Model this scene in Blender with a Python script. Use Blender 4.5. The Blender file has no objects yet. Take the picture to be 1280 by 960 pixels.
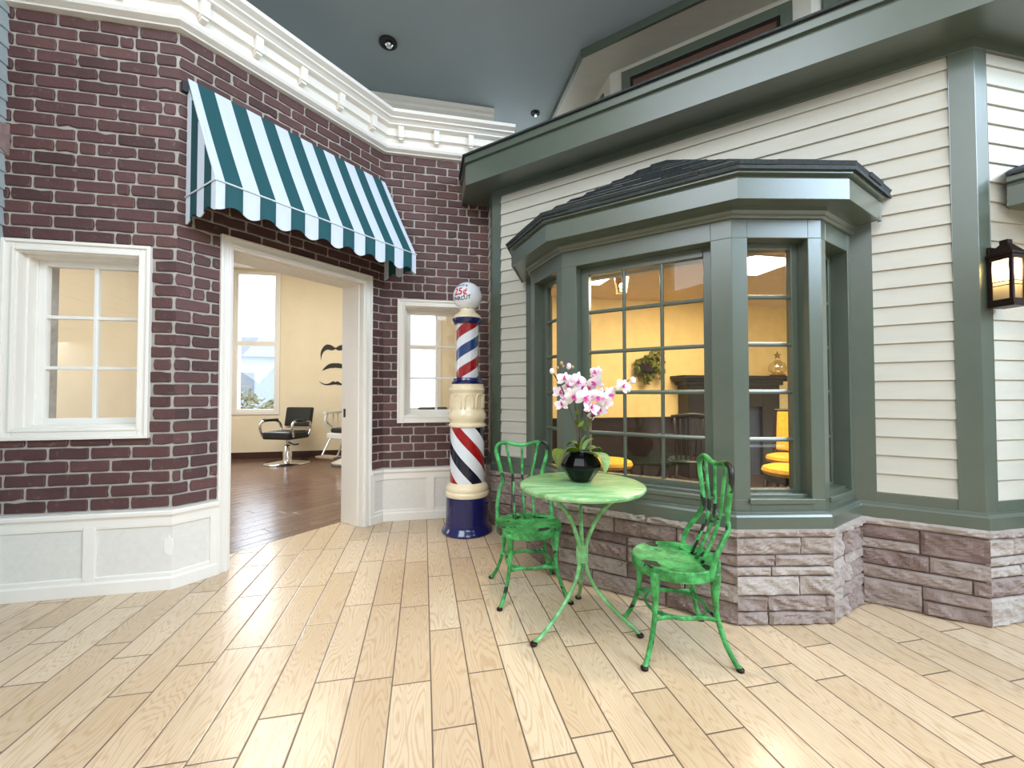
import bpy, math, random
from mathutils import Matrix, Vector, noise
S = bpy.context.scene
COL = S.collection
R = math.radians
V = Vector
rng = random.Random(7)

# ------------------------------------------------------------ camera, world, lights, exposure
EYE = 1.2
PITCH, ROLL, FPX = R(1.316), R(-0.08), 523.79
fw = V((0, math.cos(PITCH), math.sin(PITCH))); rt = V((1, 0, 0)); up = rt.cross(fw)
rt2 = rt * math.cos(ROLL) + up * math.sin(ROLL); up2 = up * math.cos(ROLL) - rt * math.sin(ROLL)
cam_data = bpy.data.cameras.new('camera'); cam = bpy.data.objects.new('camera', cam_data); COL.objects.link(cam)
cam_data.sensor_width = 36; cam_data.lens = FPX / 1280 * 36; cam_data.clip_start = .05; cam_data.clip_end = 200
cam.matrix_world = Matrix(((rt2.x, up2.x, -fw.x, 0), (rt2.y, up2.y, -fw.y, 0), (rt2.z, up2.z, -fw.z, EYE), (0, 0, 0, 1)))
S.camera = cam
S.view_settings.view_transform = 'Standard'; S.view_settings.look = 'None'
S.view_settings.gamma = 1; S.view_settings.use_curve_mapping = False
S.view_settings.exposure = 0.25
w = bpy.data.worlds.new('daylight'); S.world = w; w.use_nodes = True
w.node_tree.nodes['Background'].inputs[0].default_value = (.84, .92, 1, 1)
w.node_tree.nodes['Background'].inputs[1].default_value = 3.6

def light(name, kind, loc, aim, power, color=(1, 1, 1), size=1, size_y=None, angle=None, blend=.3):
    d = bpy.data.lights.new(name, kind); d.energy = power; d.color = color
    if kind == 'AREA':
        d.size = size
        if size_y: d.shape = 'RECTANGLE'; d.size_y = size_y
    else:
        d.shadow_soft_size = size
    if kind == 'SPOT': d.spot_size = angle; d.spot_blend = blend
    o = bpy.data.objects.new(name, d); COL.objects.link(o); o.location = loc
    o.rotation_euler = (V(aim) - V(loc)).to_track_quat('-Z', 'Y').to_euler()
    return o

# daylight entering by the hall's tall windows, which stand behind and to the right of the camera
light('hall_window_light', 'AREA', (6.9, -2.0, 5.2), (1.2, 2.6, 1.0), 620, (.60, .79, 1), 4.2, 3.4)
light('hall_window_light', 'AREA', (1.8, -4.8, 5.6), (.9, 2.6, 1.2), 45, (.84, .92, 1), 4.4, 3.0)
light('hall_window_light', 'AREA', (-4.3, -4.6, 7.4), (-.6, 3.0, 2.0), 230, (.80, .90, 1), 4.4, 4.4)
# recessed ceiling spots over the bistro set and the floor
light('ceiling_spot', 'SPOT', (.35, 2.35, 4.4), (.40, 2.15, 0), 130, (1, .82, .60), .04, None, R(58), .5)
light('ceiling_spot', 'SPOT', (.65, .7, 4.4), (.65, .9, 0), 75, (1, .86, .68), .08, None, R(52), .7)

# ------------------------------------------------------------ helpers
class MB:
    def __init__(s): s.v = []; s.f = []; s.m = []; s.t = []
    def add(s, vs, fs, mi=0, tone=.5):
        b = len(s.v); s.v += [tuple(x) for x in vs]
        for f in fs: s.f.append(tuple(b + i for i in f)); s.m.append(mi); s.t.append(tone)
    def box(s, x0, x1, y0, y1, z0, z1, mi=0, tone=.5):
        s.add([(x0, y0, z0), (x1, y0, z0), (x1, y1, z0), (x0, y1, z0), (x0, y0, z1), (x1, y0, z1), (x1, y1, z1), (x0, y1, z1)],
              [(0, 3, 2, 1), (4, 5, 6, 7), (0, 1, 5, 4), (1, 2, 6, 5), (2, 3, 7, 6), (3, 0, 4, 7)], mi, tone)
    def prism(s, poly, z0, z1, mi=0, tone=.5):
        n = len(poly)
        s.add([(x, y, z0) for x, y in poly] + [(x, y, z1) for x, y in poly],
              [tuple(range(n - 1, -1, -1)), tuple(range(n, 2 * n))] + [(i, (i + 1) % n, n + (i + 1) % n, n + i) for i in range(n)], mi, tone)
    def lathe(s, prof, n=32, c=(0, 0, 0), mi=0):
        vs = []; fs = []
        for r, z in prof:
            for k in range(n):
                a = 2 * math.pi * k / n; vs.append((c[0] + r * math.cos(a), c[1] + r * math.sin(a), c[2] + z))
        m = len(prof)
        for i in range(m - 1):
            for k in range(n):
                k2 = (k + 1) % n; fs.append((i * n + k, i * n + k2, (i + 1) * n + k2, (i + 1) * n + k))
        fs.append(tuple(range(n - 1, -1, -1))); fs.append(tuple((m - 1) * n + k for k in range(n)))
        s.add(vs, fs, mi)
    def tube(s, path, rad, n=10, flat=1.0, mi=0):
        P = [V(p) for p in path]; m = len(P)
        rr = rad if isinstance(rad, (list, tuple)) else [rad] * m
        vs = []; fs = []; ref = None
        for i in range(m):
            t = (P[min(i + 1, m - 1)] - P[max(i - 1, 0)]).normalized()
            if ref is None:
                ref = V((0, 0, 1)) if abs(t.z) < .9 else V((1, 0, 0))
            a = (ref - t * ref.dot(t)).normalized(); b = t.cross(a); ref = a
            for k in range(n):
                q = 2 * math.pi * k / n
                vs.append(P[i] + a * math.cos(q) * rr[i] + b * math.sin(q) * rr[i] * flat)
        for i in range(m - 1):
            for k in range(n):
                k2 = (k + 1) % n; fs.append((i * n + k, i * n + k2, (i + 1) * n + k2, (i + 1) * n + k))
        fs.append(tuple(range(n - 1, -1, -1))); fs.append(tuple((m - 1) * n + k for k in range(n)))
        s.add(vs, fs, mi)
    def ball(s, c, r, n=14, sc=(1, 1, 1), mi=0):
        prof = [(max(1e-4, r * math.sin(math.pi * i / n)) , -r * math.cos(math.pi * i / n)) for i in range(n + 1)]
        b = len(s.v); s.lathe(prof, 2 * n, (0, 0, 0), mi)
        for i in range(b, len(s.v)):
            x, y, z = s.v[i]; s.v[i] = (c[0] + x * sc[0], c[1] + y * sc[1], c[2] + z * sc[2])
    def build(s, name, mat, parent=None, smooth=False, bevel=0, frame=None, loc=None, rotz=0):
        me = bpy.data.meshes.new(name); me.from_pydata(s.v, [], s.f)
        for m in (mat if isinstance(mat, (list, tuple)) else [mat]): me.materials.append(m)
        me.polygons.foreach_set('material_index', s.m)
        if any(t != .5 for t in s.t):
            at = me.attributes.new('tone', 'FLOAT', 'FACE'); at.data.foreach_set('value', s.t)
        if smooth: me.polygons.foreach_set('use_smooth', [True] * len(s.f))
        me.update()
        o = bpy.data.objects.new(name, me); COL.objects.link(o)
        if smooth == 'auto':
            me.set_sharp_from_angle(angle=R(35))
        if bevel:
            b = o.modifiers.new('bevel', 'BEVEL'); b.width = bevel; b.segments = 2; b.limit_method = 'ANGLE'; b.angle_limit = R(40)
        if parent is not None: o.parent = parent
        if frame is not None: o.location = frame.o; o.rotation_euler = (0, 0, frame.rz)
        if loc is not None: o.location = loc; o.rotation_euler = (0, 0, rotz)
        return o

class Frame:            # a wall: x along it, -y out of it towards the court, z up
    def __init__(s, o, d): s.o = V((o[0], o[1], 0)); s.u = V((d[0], d[1], 0)).normalized(); s.n = V((s.u.y, -s.u.x, 0)); s.rz = math.atan2(s.u.y, s.u.x)
    def p(s, a, n=0, z=0): return s.o + s.u * a + s.n * n + V((0, 0, z))
def tag(o, label, cat, group=None, kind=None):
    o['label'] = label; o['category'] = cat
    if group: o['group'] = group
    if kind: o['kind'] = kind
    return o
def struct(o, label, cat): return tag(o, label, cat, None, 'structure')
def empty(name, loc=(0, 0, 0), rotz=0, frame=None):
    o = bpy.data.objects.new(name, None); COL.objects.link(o); o.empty_display_size = .1
    o.location = loc; o.rotation_euler = (0, 0, rotz)
    if frame: o.location = frame.o; o.rotation_euler = (0, 0, frame.rz)
    return o
def kids(o): return [c for c in bpy.data.objects if c.parent == o]
def copy_tree(o, parent=None):
    c = o.copy(); COL.objects.link(c)
    if parent is not None: c.parent = parent
    for ch in kids(o): copy_tree(ch, c)
    return c
def spline(pts, n=8):
    P = [V(p) for p in pts]; P = [P[0] * 2 - P[1]] + P + [P[-1] * 2 - P[-2]]; out = []
    for i in range(1, len(P) - 2):
        for k in range(n):
            t = k / n; a, b, c, d = P[i - 1:i + 3]
            out.append(.5 * ((2 * b) + (c - a) * t + (2 * a - 5 * b + 4 * c - d) * t * t + (3 * b - a - 3 * c + d) * t ** 3))
    out.append(P[-2]); return out
def sweep(mb, prof, pts, caps=True, closed=True, mi=0):
    """profile (e out of the wall, z) along plan points; mitred at the corners; out = right of the walking direction"""
    P = [V((p[0], p[1])) for p in pts]; m = len(P); k = len(prof); base = len(mb.v); vs = []
    for i in range(m):
        d0 = (P[i] - P[i - 1]).normalized() if i else None
        d1 = (P[i + 1] - P[i]).normalized() if i < m - 1 else None
        if d0 is None: b = V((d1.y, -d1.x))
        elif d1 is None: b = V((d0.y, -d0.x))
        else:
            n0 = V((d0.y, -d0.x)); n1 = V((d1.y, -d1.x)); b = (n0 + n1).normalized(); b = b / b.dot(n0)
        for e, z in prof: vs.append((P[i].x + b.x * e, P[i].y + b.y * e, z))
    fs = []
    for i in range(m - 1):
        for j in range(k if closed else k - 1):
            j2 = (j + 1) % k; fs.append((i * k + j, i * k + j2, (i + 1) * k + j2, (i + 1) * k + j))
    if caps and closed: fs += [tuple(range(k)), tuple((m - 1) * k + j for j in range(k - 1, -1, -1))]
    mb.add(vs, fs, mi)

# ------------------------------------------------------------ materials
def nt(name):
    m = bpy.data.materials.new(name); m.use_nodes = True; t = m.node_tree
    return m, t, t.nodes['Principled BSDF']
def node(t, kind, **kw):
    n = t.nodes.new(kind)
    for k, v in kw.items():
        if k.startswith('i'): n.inputs[int(k[1:])].default_value = v
        else: setattr(n, k, v)
    return n
def mth(t, op, a, b=None, c=None):
    n = t.nodes.new('ShaderNodeMath'); n.operation = op
    for i, x in enumerate((a, b, c)):
        if x is None: continue
        if isinstance(x, (int, float)): n.inputs[i].default_value = x
        else: t.links.new(x, n.inputs[i])
    return n.outputs[0]
def ramp(t, fac, stops, interp='LINEAR'):
    n = t.nodes.new('ShaderNodeValToRGB'); e = n.color_ramp; e.interpolation = interp
    while len(e.elements) < len(stops): e.elements.new(.5)
    for el, (p, c) in zip(e.elements, stops): el.position = p; el.color = (*c, 1)
    t.links.new(fac, n.inputs[0]); return n.outputs[0]
def mix(t, fac, a, b, mode='MIX'):
    n = t.nodes.new('ShaderNodeMix'); n.data_type = 'RGBA'; n.blend_type = mode
    for i, x in ((0, fac), (6, a), (7, b)):
        if isinstance(x, (int, float)): n.inputs[i].default_value = x
        elif isinstance(x, tuple): n.inputs[i].default_value = (*x, 1) if len(x) == 3 else x
        else: t.links.new(x, n.inputs[i])
    return n.outputs[2]
def s2l(r, g, b):
    f = lambda c: c / 12.92 if c <= .04045 else ((c + .055) / 1.055) ** 2.4
    return (f(r / 255), f(g / 255), f(b / 255))
def coords(t): return node(t, 'ShaderNodeTexCoord').outputs['Object']
def tex(t, scale, detail=4, rough=.6, vec=None, stretch=None):
    v = vec or coords(t)
    if stretch:
        mp = t.nodes.new('ShaderNodeMapping'); mp.inputs['Scale'].default_value = stretch; t.links.new(v, mp.inputs[0]); v = mp.outputs[0]
    n = node(t, 'ShaderNodeTexNoise'); n.inputs['Scale'].default_value = scale; n.inputs['Detail'].default_value = detail; n.inputs['Roughness'].default_value = rough
    t.links.new(v, n.inputs['Vector']); return n.outputs[0]
def bump(t, bs, h, strength=.3, dist=.01):
    b = t.nodes.new('ShaderNodeBump'); b.inputs['Strength'].default_value = strength; b.inputs['Distance'].default_value = dist
    t.links.new(h, b.inputs['Height']); t.links.new(b.outputs[0], bs.inputs['Normal'])
def simple(name, col, rough=.5, metal=0, var=.12, scale=9, bmp=0, bscale=60, coat=0, stretch=None):
    m, t, b = nt(name)
    n = tex(t, scale, stretch=stretch)
    c = ramp(t, n, [(.3, tuple(x * (1 - var) for x in col)), (.7, tuple(min(1, x * (1 + var)) for x in col))])
    t.links.new(c, b.inputs['Base Color']); b.inputs['Roughness'].default_value = rough; b.inputs['Metallic'].default_value = metal
    if coat: b.inputs['Coat Weight'].default_value = coat; b.inputs['Coat Roughness'].default_value = .05 if rough < .25 else .25
    if bmp: bump(t, b, tex(t, bscale), bmp, .004)
    return m
def emit(name, col, strength):
    m, t, b = nt(name); b.inputs['Base Color'].default_value = (*col, 1)
    b.inputs['Emission Color'].default_value = (*col, 1); b.inputs['Emission Strength'].default_value = strength
    return m
def glass(name, gloss=.10, tint=(1, 1, 1)):
    m = bpy.data.materials.new(name); m.use_nodes = True; t = m.node_tree; t.nodes.clear()
    o = t.nodes.new('ShaderNodeOutputMaterial'); a = t.nodes.new('ShaderNodeBsdfTransparent'); g = t.nodes.new('ShaderNodeBsdfGlossy')
    a.inputs[0].default_value = (*tint, 1); g.inputs['Roughness'].default_value = .01
    lw = t.nodes.new('ShaderNodeLayerWeight'); lw.inputs[0].default_value = .5
    f = mth(t, 'MINIMUM', mth(t, 'MULTIPLY_ADD', mth(t, 'POWER', lw.outputs['Facing'], 5.0), .8, gloss), 1.0)
    mx = t.nodes.new('ShaderNodeMixShader'); t.links.new(f, mx.inputs[0]); t.links.new(a.outputs[0], mx.inputs[1]); t.links.new(g.outputs[0], mx.inputs[2])
    t.links.new(mx.outputs[0], o.inputs[0]); return m

M = {}
def brick_mat():
    m, t, b = nt('brick'); at = node(t, 'ShaderNodeAttribute', attribute_name='tone')
    n = tex(t, 26, 6, .7); n2 = tex(t, 5, 3)
    f = mth(t, 'ADD', mth(t, 'MULTIPLY', at.outputs['Fac'], .55), mth(t, 'MULTIPLY', n2, .45))
    c = ramp(t, f, [(.2, s2l(66, 40, 38)), (.5, s2l(84, 53, 50)), (.8, s2l(101, 67, 63))])
    scuff = ramp(t, n, [(.60, (0, 0, 0)), (.74, (1, 1, 1))])
    c = mix(t, mth(t, 'MULTIPLY', scuff, .45), c, s2l(158, 138, 132))
    t.links.new(c, b.inputs['Base Color']); b.inputs['Roughness'].default_value = .62
    bump(t, b, tex(t, 70, 5), .5, .006); return m
M['brick'] = brick_mat()
M['mortar'] = simple('mortar', s2l(174, 167, 156), .85, 0, .15, 20, .5, 120)
def stone_mat():
    m, t, b = nt('ledgestone'); at = node(t, 'ShaderNodeAttribute', attribute_name='tone')
    n2 = tex(t, 9, 6, .7); n = tex(t, 30, 6, .7)
    f = mth(t, 'ADD', mth(t, 'MULTIPLY', at.outputs['Fac'], .6), mth(t, 'MULTIPLY', n2, .4))
    c = ramp(t, f, [(.15, s2l(112, 86, 84)), (.4, s2l(146, 126, 119)), (.62, s2l(176, 163, 154)), (.85, s2l(204, 197, 190))])
    c = mix(t, .5, c, ramp(t, n, [(.3, (.62, .60, .58)), (.7, (1, 1, 1))]), 'MULTIPLY')
    t.links.new(c, b.inputs['Base Color']); b.inputs['Roughness'].default_value = .7
    bump(t, b, tex(t, 45, 8, .7), .7, .012); return m
M['stone'] = stone_mat()
M['stone_joint'] = simple('stone_joint', s2l(96, 78, 72), .9, 0, .2, 30)
M['cream_trim'] = simple('cream_trim_paint', s2l(236, 230, 220), .42, 0, .012, 5, .03, 90)
M['wainscot'] = simple('wainscot_paint', s2l(224, 219, 210), .5, 0, .04, 30, .15, 200)
M['green_trim'] = simple('sage_green_paint', s2l(80, 90, 78), .30, 0, .05, 6, .06, 60, .7)
M['siding'] = simple('cream_siding_paint', s2l(192, 188, 175), .38, 0, .04, 3, .25, 30, 0, (1, 6, 6))
M['grey_siding'] = simple('grey_green_siding_paint', s2l(164, 174, 174), .5, 0, .05, 4, .2, 30)
M['shingle'] = simple('asphalt_shingle', s2l(52, 58, 60), .8, 0, .35, 60, .6, 160)
M['ceiling'] = simple('ceiling_paint', s2l(150, 163, 168), .75, 0, .06, 1.2, .3, 7)
M['hall_wall'] = simple('hall_wall_paint', s2l(190, 182, 170), .8, 0, .04, 2)
M['cream_wall'] = simple('cream_wall_paint', s2l(236, 222, 194), .7, 0, .04, 2)
M['yellow_wall'] = simple('yellow_wall_paint', s2l(230, 200, 132), .7, 0, .07, 6, .1, 30)
M['beige_ceiling'] = simple('beige_ceiling_tile', s2l(222, 196, 150), .8, 0, .05, 8)
M['brown_wood'] = simple('dark_brown_wood', s2l(34, 20, 15), .35, 0, .3, 5, .1, 40, 0, (1, 8, 1))
M['black_wood'] = simple('black_brown_wood', s2l(24, 17, 15), .35, 0, .3, 5)
M['white_paint'] = simple('white_window_paint', s2l(236, 232, 224), .4, 0, .02, 5)
M['dark_baseboard'] = simple('dark_baseboard_paint', s2l(64, 36, 26), .4)
M['black_gloss'] = simple('black_glazed_ceramic', (.003, .003, .0035), .10, 0, .1)
M['black_gloss'].node_tree.nodes['Principled BSDF'].inputs['Specular IOR Level'].default_value = .28
M['black_leather'] = simple('black_vinyl', s2l(26, 30, 30), .38, 0, .2, 20, .1, 120)
M['chrome'] = simple('chrome', (.75, .76, .78), .12, 1, .03)
M['white_enamel'] = simple('white_enamel', s2l(225, 225, 222), .2, 0, .03)
M['bronze'] = simple('dark_bronze_metal', s2l(44, 28, 24), .4, .6, .2)
M['dark_metal'] = simple('dark_grey_metal', s2l(46, 50, 52), .45, .5, .2)
M['black_vinyl'] = simple('black_wall_decal', s2l(30, 27, 22), .55)
M['yellow_cloth'] = simple('yellow_fabric', s2l(226, 170, 48), .8, 0, .18, 30, .3, 200)
M['leaf'] = simple('orchid_leaf', s2l(96, 112, 38), .4, 0, .45, 14)
M['leaf_pale'] = simple('orchid_leaf_pale', s2l(122, 150, 88), .4, 0, .25, 14)
M['stem'] = simple('orchid_stem', s2l(78, 66, 50), .6, 0, .3)
def petal_mat():
    m, t, b = nt('orchid_petal'); n = tex(t, 38, 3, .6); n2 = tex(t, 16, 2)
    c = mix(t, ramp(t, n2, [(.45, (0, 0, 0)), (.7, (1, 1, 1))]), s2l(232, 222, 226), s2l(226, 208, 196))
    c = mix(t, ramp(t, n, [(.60, (0, 0, 0)), (.66, (1, 1, 1))]), c, s2l(218, 120, 176))
    t.links.new(c, b.inputs['Base Color']); b.inputs['Roughness'].default_value = .6; return m
M['petal'] = petal_mat()
M['lip'] = simple('orchid_lip_pink', s2l(214, 84, 164), .5, 0, .3, 80)
M['bud'] = simple('orchid_bud', s2l(168, 140, 96), .6, 0, .3)
M['ivy'] = simple('ivy_leaf', s2l(104, 108, 30), .55, 0, .6, 18)
M['rope'] = simple('white_cord', s2l(214, 220, 226), .7)
M['navy'] = simple('navy_enamel', s2l(14, 22, 84), .12, 0, .15, 6, 0, 60, .5)
M['pole_cream'] = simple('cream_enamel', s2l(236, 220, 186), .2, 0, .04, 12, 0, 60, .4)
M['globe_white'] = simple('white_globe_glass', s2l(228, 232, 238), .12, 0, .03, 6)
M['text_red'] = simple('red_lettering', s2l(190, 24, 26), .4)
M['text_navy'] = simple('navy_lettering', s2l(24, 44, 78), .4)
M['glass'] = glass('window_glass', .05)
M['glass_bay'] = glass('bay_window_glass', .03, (.97, .97, .96))
M['lamp_panel'] = emit('fluorescent_panel', (1, .95, .82), 9.0)
M['pendant_glow'] = emit('pendant_bulb', (1, .93, .78), 14)
M['lantern_glow'] = emit('lantern_bulb', (1, .78, .42), 26)
M['lantern_glass'] = glass('lantern_glass', .08, (1, .93, .78))
_t = M['lantern_glass'].node_tree; _m2 = _t.nodes.new('ShaderNodeMixShader'); _tr = _t.nodes.new('ShaderNodeBsdfTranslucent'); _tr.inputs[0].default_value = (1, .90, .70, 1); _m2.inputs[0].default_value = .35
_o = _t.nodes['Material Output']; _t.links.new(_o.inputs[0].links[0].from_socket, _m2.inputs[1]); _t.links.new(_tr.outputs[0], _m2.inputs[2]); _t.links.new(_m2.outputs[0], _o.inputs[0])
M['slate'] = simple('blue_grey_slate', s2l(52, 58, 70), .5, 0, .3, 20)
M['hearth_black'] = simple('hearth_black', s2l(14, 10, 9), .7)
M['crystal'] = glass('ornament_glass', .14, (.9, .84, .7))
M['gold'] = simple('old_gold', s2l(150, 116, 60), .35, .8)
M['outdoor_wall'] = simple('pale_blue_house_paint', s2l(150, 162, 180), .7)
M['outdoor_roof'] = simple('grey_roof', s2l(110, 118, 130), .8)
M['outdoor_leaf'] = simple('shrub_leaf', s2l(120, 120, 92), .7, 0, .4, 6)
M['pavement'] = simple('pale_pavement', s2l(190, 188, 182), .8)
M['rubble'] = simple('brown_stone_block', s2l(140, 116, 110), .8, 0, .25, 20, .5, 60)

def green_mat(name, base, light_, worn, chip, thr, seedv):
    """old painted metal: streaky green with chips down to black iron"""
    m, t, b = nt(name); v = coords(t)
    ad = node(t, 'ShaderNodeVectorMath', operation='ADD'); ad.inputs[1].default_value = (seedv, seedv * 2, 0); t.links.new(v, ad.inputs[0]); v = ad.outputs[0]
    n = tex(t, 14, 6, .7, v); n2 = tex(t, 8, 3, .55, v); n3 = tex(t, 60, 4, .6, v)
    c = ramp(t, n, [(.32, worn), (.46, base), (.60, light_)])
    c = mix(t, .35, c, ramp(t, n3, [(.35, (.45, .5, .45)), (.6, (1, 1, 1))]), 'MULTIPLY')
    k = ramp(t, n2, [(thr, (0, 0, 0)), (thr + .012, (1, 1, 1))])
    c = mix(t, k, c, chip)
    t.links.new(c, b.inputs['Base Color']); b.inputs['Roughness'].default_value = .38
    bump(t, b, n, .15, .004); return m
M['chair_green'] = green_mat('worn_green_paint', s2l(50, 134, 64), s2l(82, 182, 102), s2l(42, 92, 46), s2l(20, 22, 18), .615, 0)
M['table_green'] = green_mat('pale_green_paint', s2l(96, 160, 96), s2l(138, 196, 136), s2l(118, 138, 94), s2l(90, 100, 70), .76, 3)
def tabletop_mat():
    m, t, b = nt('brushed_green_tabletop')
    n = tex(t, 5, 6, .7, None, (1, 7, 1)); n2 = tex(t, 40, 3)
    c = ramp(t, n, [(.30, s2l(126, 136, 104)), (.42, s2l(108, 164, 102)), (.55, s2l(146, 192, 136)), (.68, s2l(186, 208, 158))])
    c = mix(t, .25, c, ramp(t, n2, [(.3, (.6, .6, .55)), (.7, (1, 1, 1))]), 'MULTIPLY')
    t.links.new(c, b.inputs['Base Color']); b.inputs['Roughness'].default_value = .3; return m
M['tabletop'] = tabletop_mat()

def plank_floor(name, width, length, phase, az, tones, grain, joint, rough, jw=.0045, seed=0):
    m, t, b = nt(name); v = coords(t)
    mp = node(t, 'ShaderNodeVectorRotate', rotation_type='Z_AXIS'); mp.inputs['Angle'].default_value = az; t.links.new(v, mp.inputs['Vector'])
    sp = node(t, 'ShaderNodeSeparateXYZ'); t.links.new(mp.outputs[0], sp.inputs[0])
    x = mth(t, 'DIVIDE', mth(t, 'SUBTRACT', sp.outputs[0], phase), width); row = mth(t, 'FLOOR', x); fx = mth(t, 'FRACT', x)
    wn = node(t, 'ShaderNodeTexWhiteNoise', noise_dimensions='1D'); t.links.new(mth(t, 'ADD', row, seed), wn.inputs['W'])
    y = mth(t, 'ADD', mth(t, 'DIVIDE', sp.outputs[1], length), wn.outputs[0]); cy = mth(t, 'FLOOR', y); fy = mth(t, 'FRACT', y)
    cb = node(t, 'ShaderNodeCombineXYZ'); t.links.new(row, cb.inputs[0]); t.links.new(cy, cb.inputs[1])
    w2 = node(t, 'ShaderNodeTexWhiteNoise', noise_dimensions='3D'); t.links.new(cb.outputs[0], w2.inputs['Vector'])
    tone = w2.outputs['Value']
    dx = mth(t, 'MULTIPLY', mth(t, 'MINIMUM', fx, mth(t, 'SUBTRACT', 1.0, fx)), width)
    dy = mth(t, 'MULTIPLY', mth(t, 'MINIMUM', fy, mth(t, 'SUBTRACT', 1.0, fy)), length)
    d = mth(t, 'MINIMUM', dx, dy); jm = mth(t, 'LESS_THAN', d, jw / 2)
    # grain: a stretched field whose level lines make straight and cathedral figures
    g = node(t, 'ShaderNodeCombineXYZ')
    t.links.new(mth(t, 'ADD', mth(t, 'MULTIPLY', sp.outputs[0], 11.0), mth(t, 'MULTIPLY', w2.outputs['Value'], 37.0)), g.inputs[0])
    t.links.new(mth(t, 'MULTIPLY', sp.outputs[1], 1.5), g.inputs[1]); t.links.new(mth(t, 'MULTIPLY', tone, 91.0), g.inputs[2])
    f = tex(t, 1.0, 1.5, .45, g.outputs[0])
    rings = mth(t, 'FRACT', mth(t, 'MULTIPLY', f, 24.0)); rings = mth(t, 'ABSOLUTE', mth(t, 'SUBTRACT', rings, .5))
    fine = tex(t, 9.0, 4, .65, g.outputs[0])
    gr = mth(t, 'ADD', mth(t, 'MULTIPLY', rings, .9), mth(t, 'MULTIPLY', fine, .55))
    c = ramp(t, tone, [(0, tones[0]), (.5, tones[1]), (1, tones[2])])
    c = mix(t, ramp(t, gr, [(.28, (.52, .52, .52)), (.52, (0, 0, 0))]), c, grain)
    c = mix(t, jm, c, joint)
    t.links.new(c, b.inputs['Base Color'])
    t.links.new(mth(t, 'ADD', mth(t, 'MULTIPLY', fine, .12), rough - .06), b.inputs['Roughness'])
    b.inputs['Specular IOR Level'].default_value = .55
    hh = mth(t, 'SUBTRACT', mth(t, 'MULTIPLY', mth(t, 'MINIMUM', d, .006), 120.0), mth(t, 'MULTIPLY', gr, .10))
    bump(t, b, hh, .35, .004); return m
AZ = 33.0575                                     # azimuth of the doorway wall; every other wall is turned from it by 45 degree steps
M['floor'] = plank_floor('light_oak_floor', .157, .64, .035, R(AZ - 45) * 1.0, (s2l(204, 178, 146), s2l(212, 187, 156), s2l(221, 199, 170)), s2l(184, 148, 110), s2l(112, 94, 80), .24, .0060)
M['barber_floor'] = plank_floor('brown_plank_floor', .15, .8, 0, R(AZ - 45 + 45), (s2l(104, 76, 64), s2l(116, 86, 74), s2l(128, 98, 86)), s2l(74, 48, 36), s2l(66, 46, 38), .22, .003, 5)
M['dark_floor'] = plank_floor('dark_parlour_floor', .15, .9, 0, R(AZ - 45), (s2l(62, 42, 32), s2l(72, 50, 38), s2l(80, 56, 42)), s2l(48, 32, 24), s2l(40, 28, 22), .35, .003, 9)

# ------------------------------------------------------------ plan
def D(az): return V((math.sin(R(az)), math.cos(R(az)), 0))
W12 = V((-2.1133, 2.6276, 0)); W23 = V((-1.2294, 3.9858, 0))
F1 = Frame(W12, D(AZ + 45)); F2 = Frame(W12, D(AZ)); F3 = Frame(W23, D(AZ + 45))
F4 = Frame((2.4304, 2.1683), D(AZ + 90))         # stone face of the house wall, origin at its right corner
T = -.03                                         # siding and trim stand this far behind the stone face
C45 = D(AZ - 45)
HL = F4.p(-3.12, T)                              # left corner of the house (trim face)
FL = Frame(HL + C45 * .9, -C45)                  # its short left side, running back to the brick
HR = F4.p(0, T)                                  # right corner
F5 = Frame(HR, D(AZ + 45))
FB = Frame((-4.6223, 7.8365), D(AZ + 45))        # barber room back wall
FH = Frame((1.1943, 5.9199), D(AZ + 45))         # parlour back wall
def cross(fa, fb):                               # where two wall lines meet
    a, b = fa, fb; den = a.u.x * b.u.y - a.u.y * b.u.x; d = b.o - a.o
    return a.o + a.u * ((d.x * b.u.y - d.y * b.u.x) / den)
W34 = cross(F3, FL)
S3 = (W34 - W23).dot(F3.u)

def holes_ok(x0, x1, z0, z1, holes):
    return not any(x0 < h[1] - 1e-6 and x1 > h[0] + 1e-6 and z0 < h[3] - 1e-6 and z1 > h[2] + 1e-6 for h in holes)
def slab(mb, x0, x1, z0, z1, y0, y1, holes, mi=0):
    xs = sorted({x0, x1, *[v for h in holes for v in h[:2] if x0 < v < x1]}); zs = sorted({z0, z1, *[v for h in holes for v in h[2:4] if z0 < v < z1]})
    for a, b in zip(xs, xs[1:]):
        for c, d in zip(zs, zs[1:]):
            if holes_ok(a, b, c, d, holes): mb.box(a, b, y0, y1, c, d, mi)

# ------------------------------------------------------------ floor, ceiling, far ground
mb = MB()
b0, b1, b2, b3 = F1.p(-2.9, -.3), F1.p(0, 0), F2.p(1.62, 0), F3.p(S3, 0)
def P2(v): return (v.x, v.y)
in12 = cross(Frame(F1.p(0, -.3), F1.u), Frame(F2.p(0, -.3), F2.u)); in23 = cross(Frame(F2.p(0, -.3), F2.u), Frame(F3.p(0, -.3), F3.u))
mb.prism([(-7, -4.5), (9, -4.5), (9, 3.6), P2(F5.p(.2, -.2)), P2(F4.p(-3.0, -.25)), P2(F3.p(S3 + .1, -.29)), P2(in23), P2(in12), P2(F1.p(-.9, -.29)), (-7, F1.p(-.9, -.29).y)], -.1, 0)
struct(mb.build('floor', M['floor']), 'light oak plank floor of the indoor court', 'floor')
mb = MB(); mb.prism([(-8, 2.0), (9, 2.0), P2(FB.p(13.5, .05)), P2(FB.p(-3.2, .05))], 4.5, 4.6)
struct(mb.build('ceiling', M['ceiling']), 'grey blue painted ceiling high above the court', 'ceiling')

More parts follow.
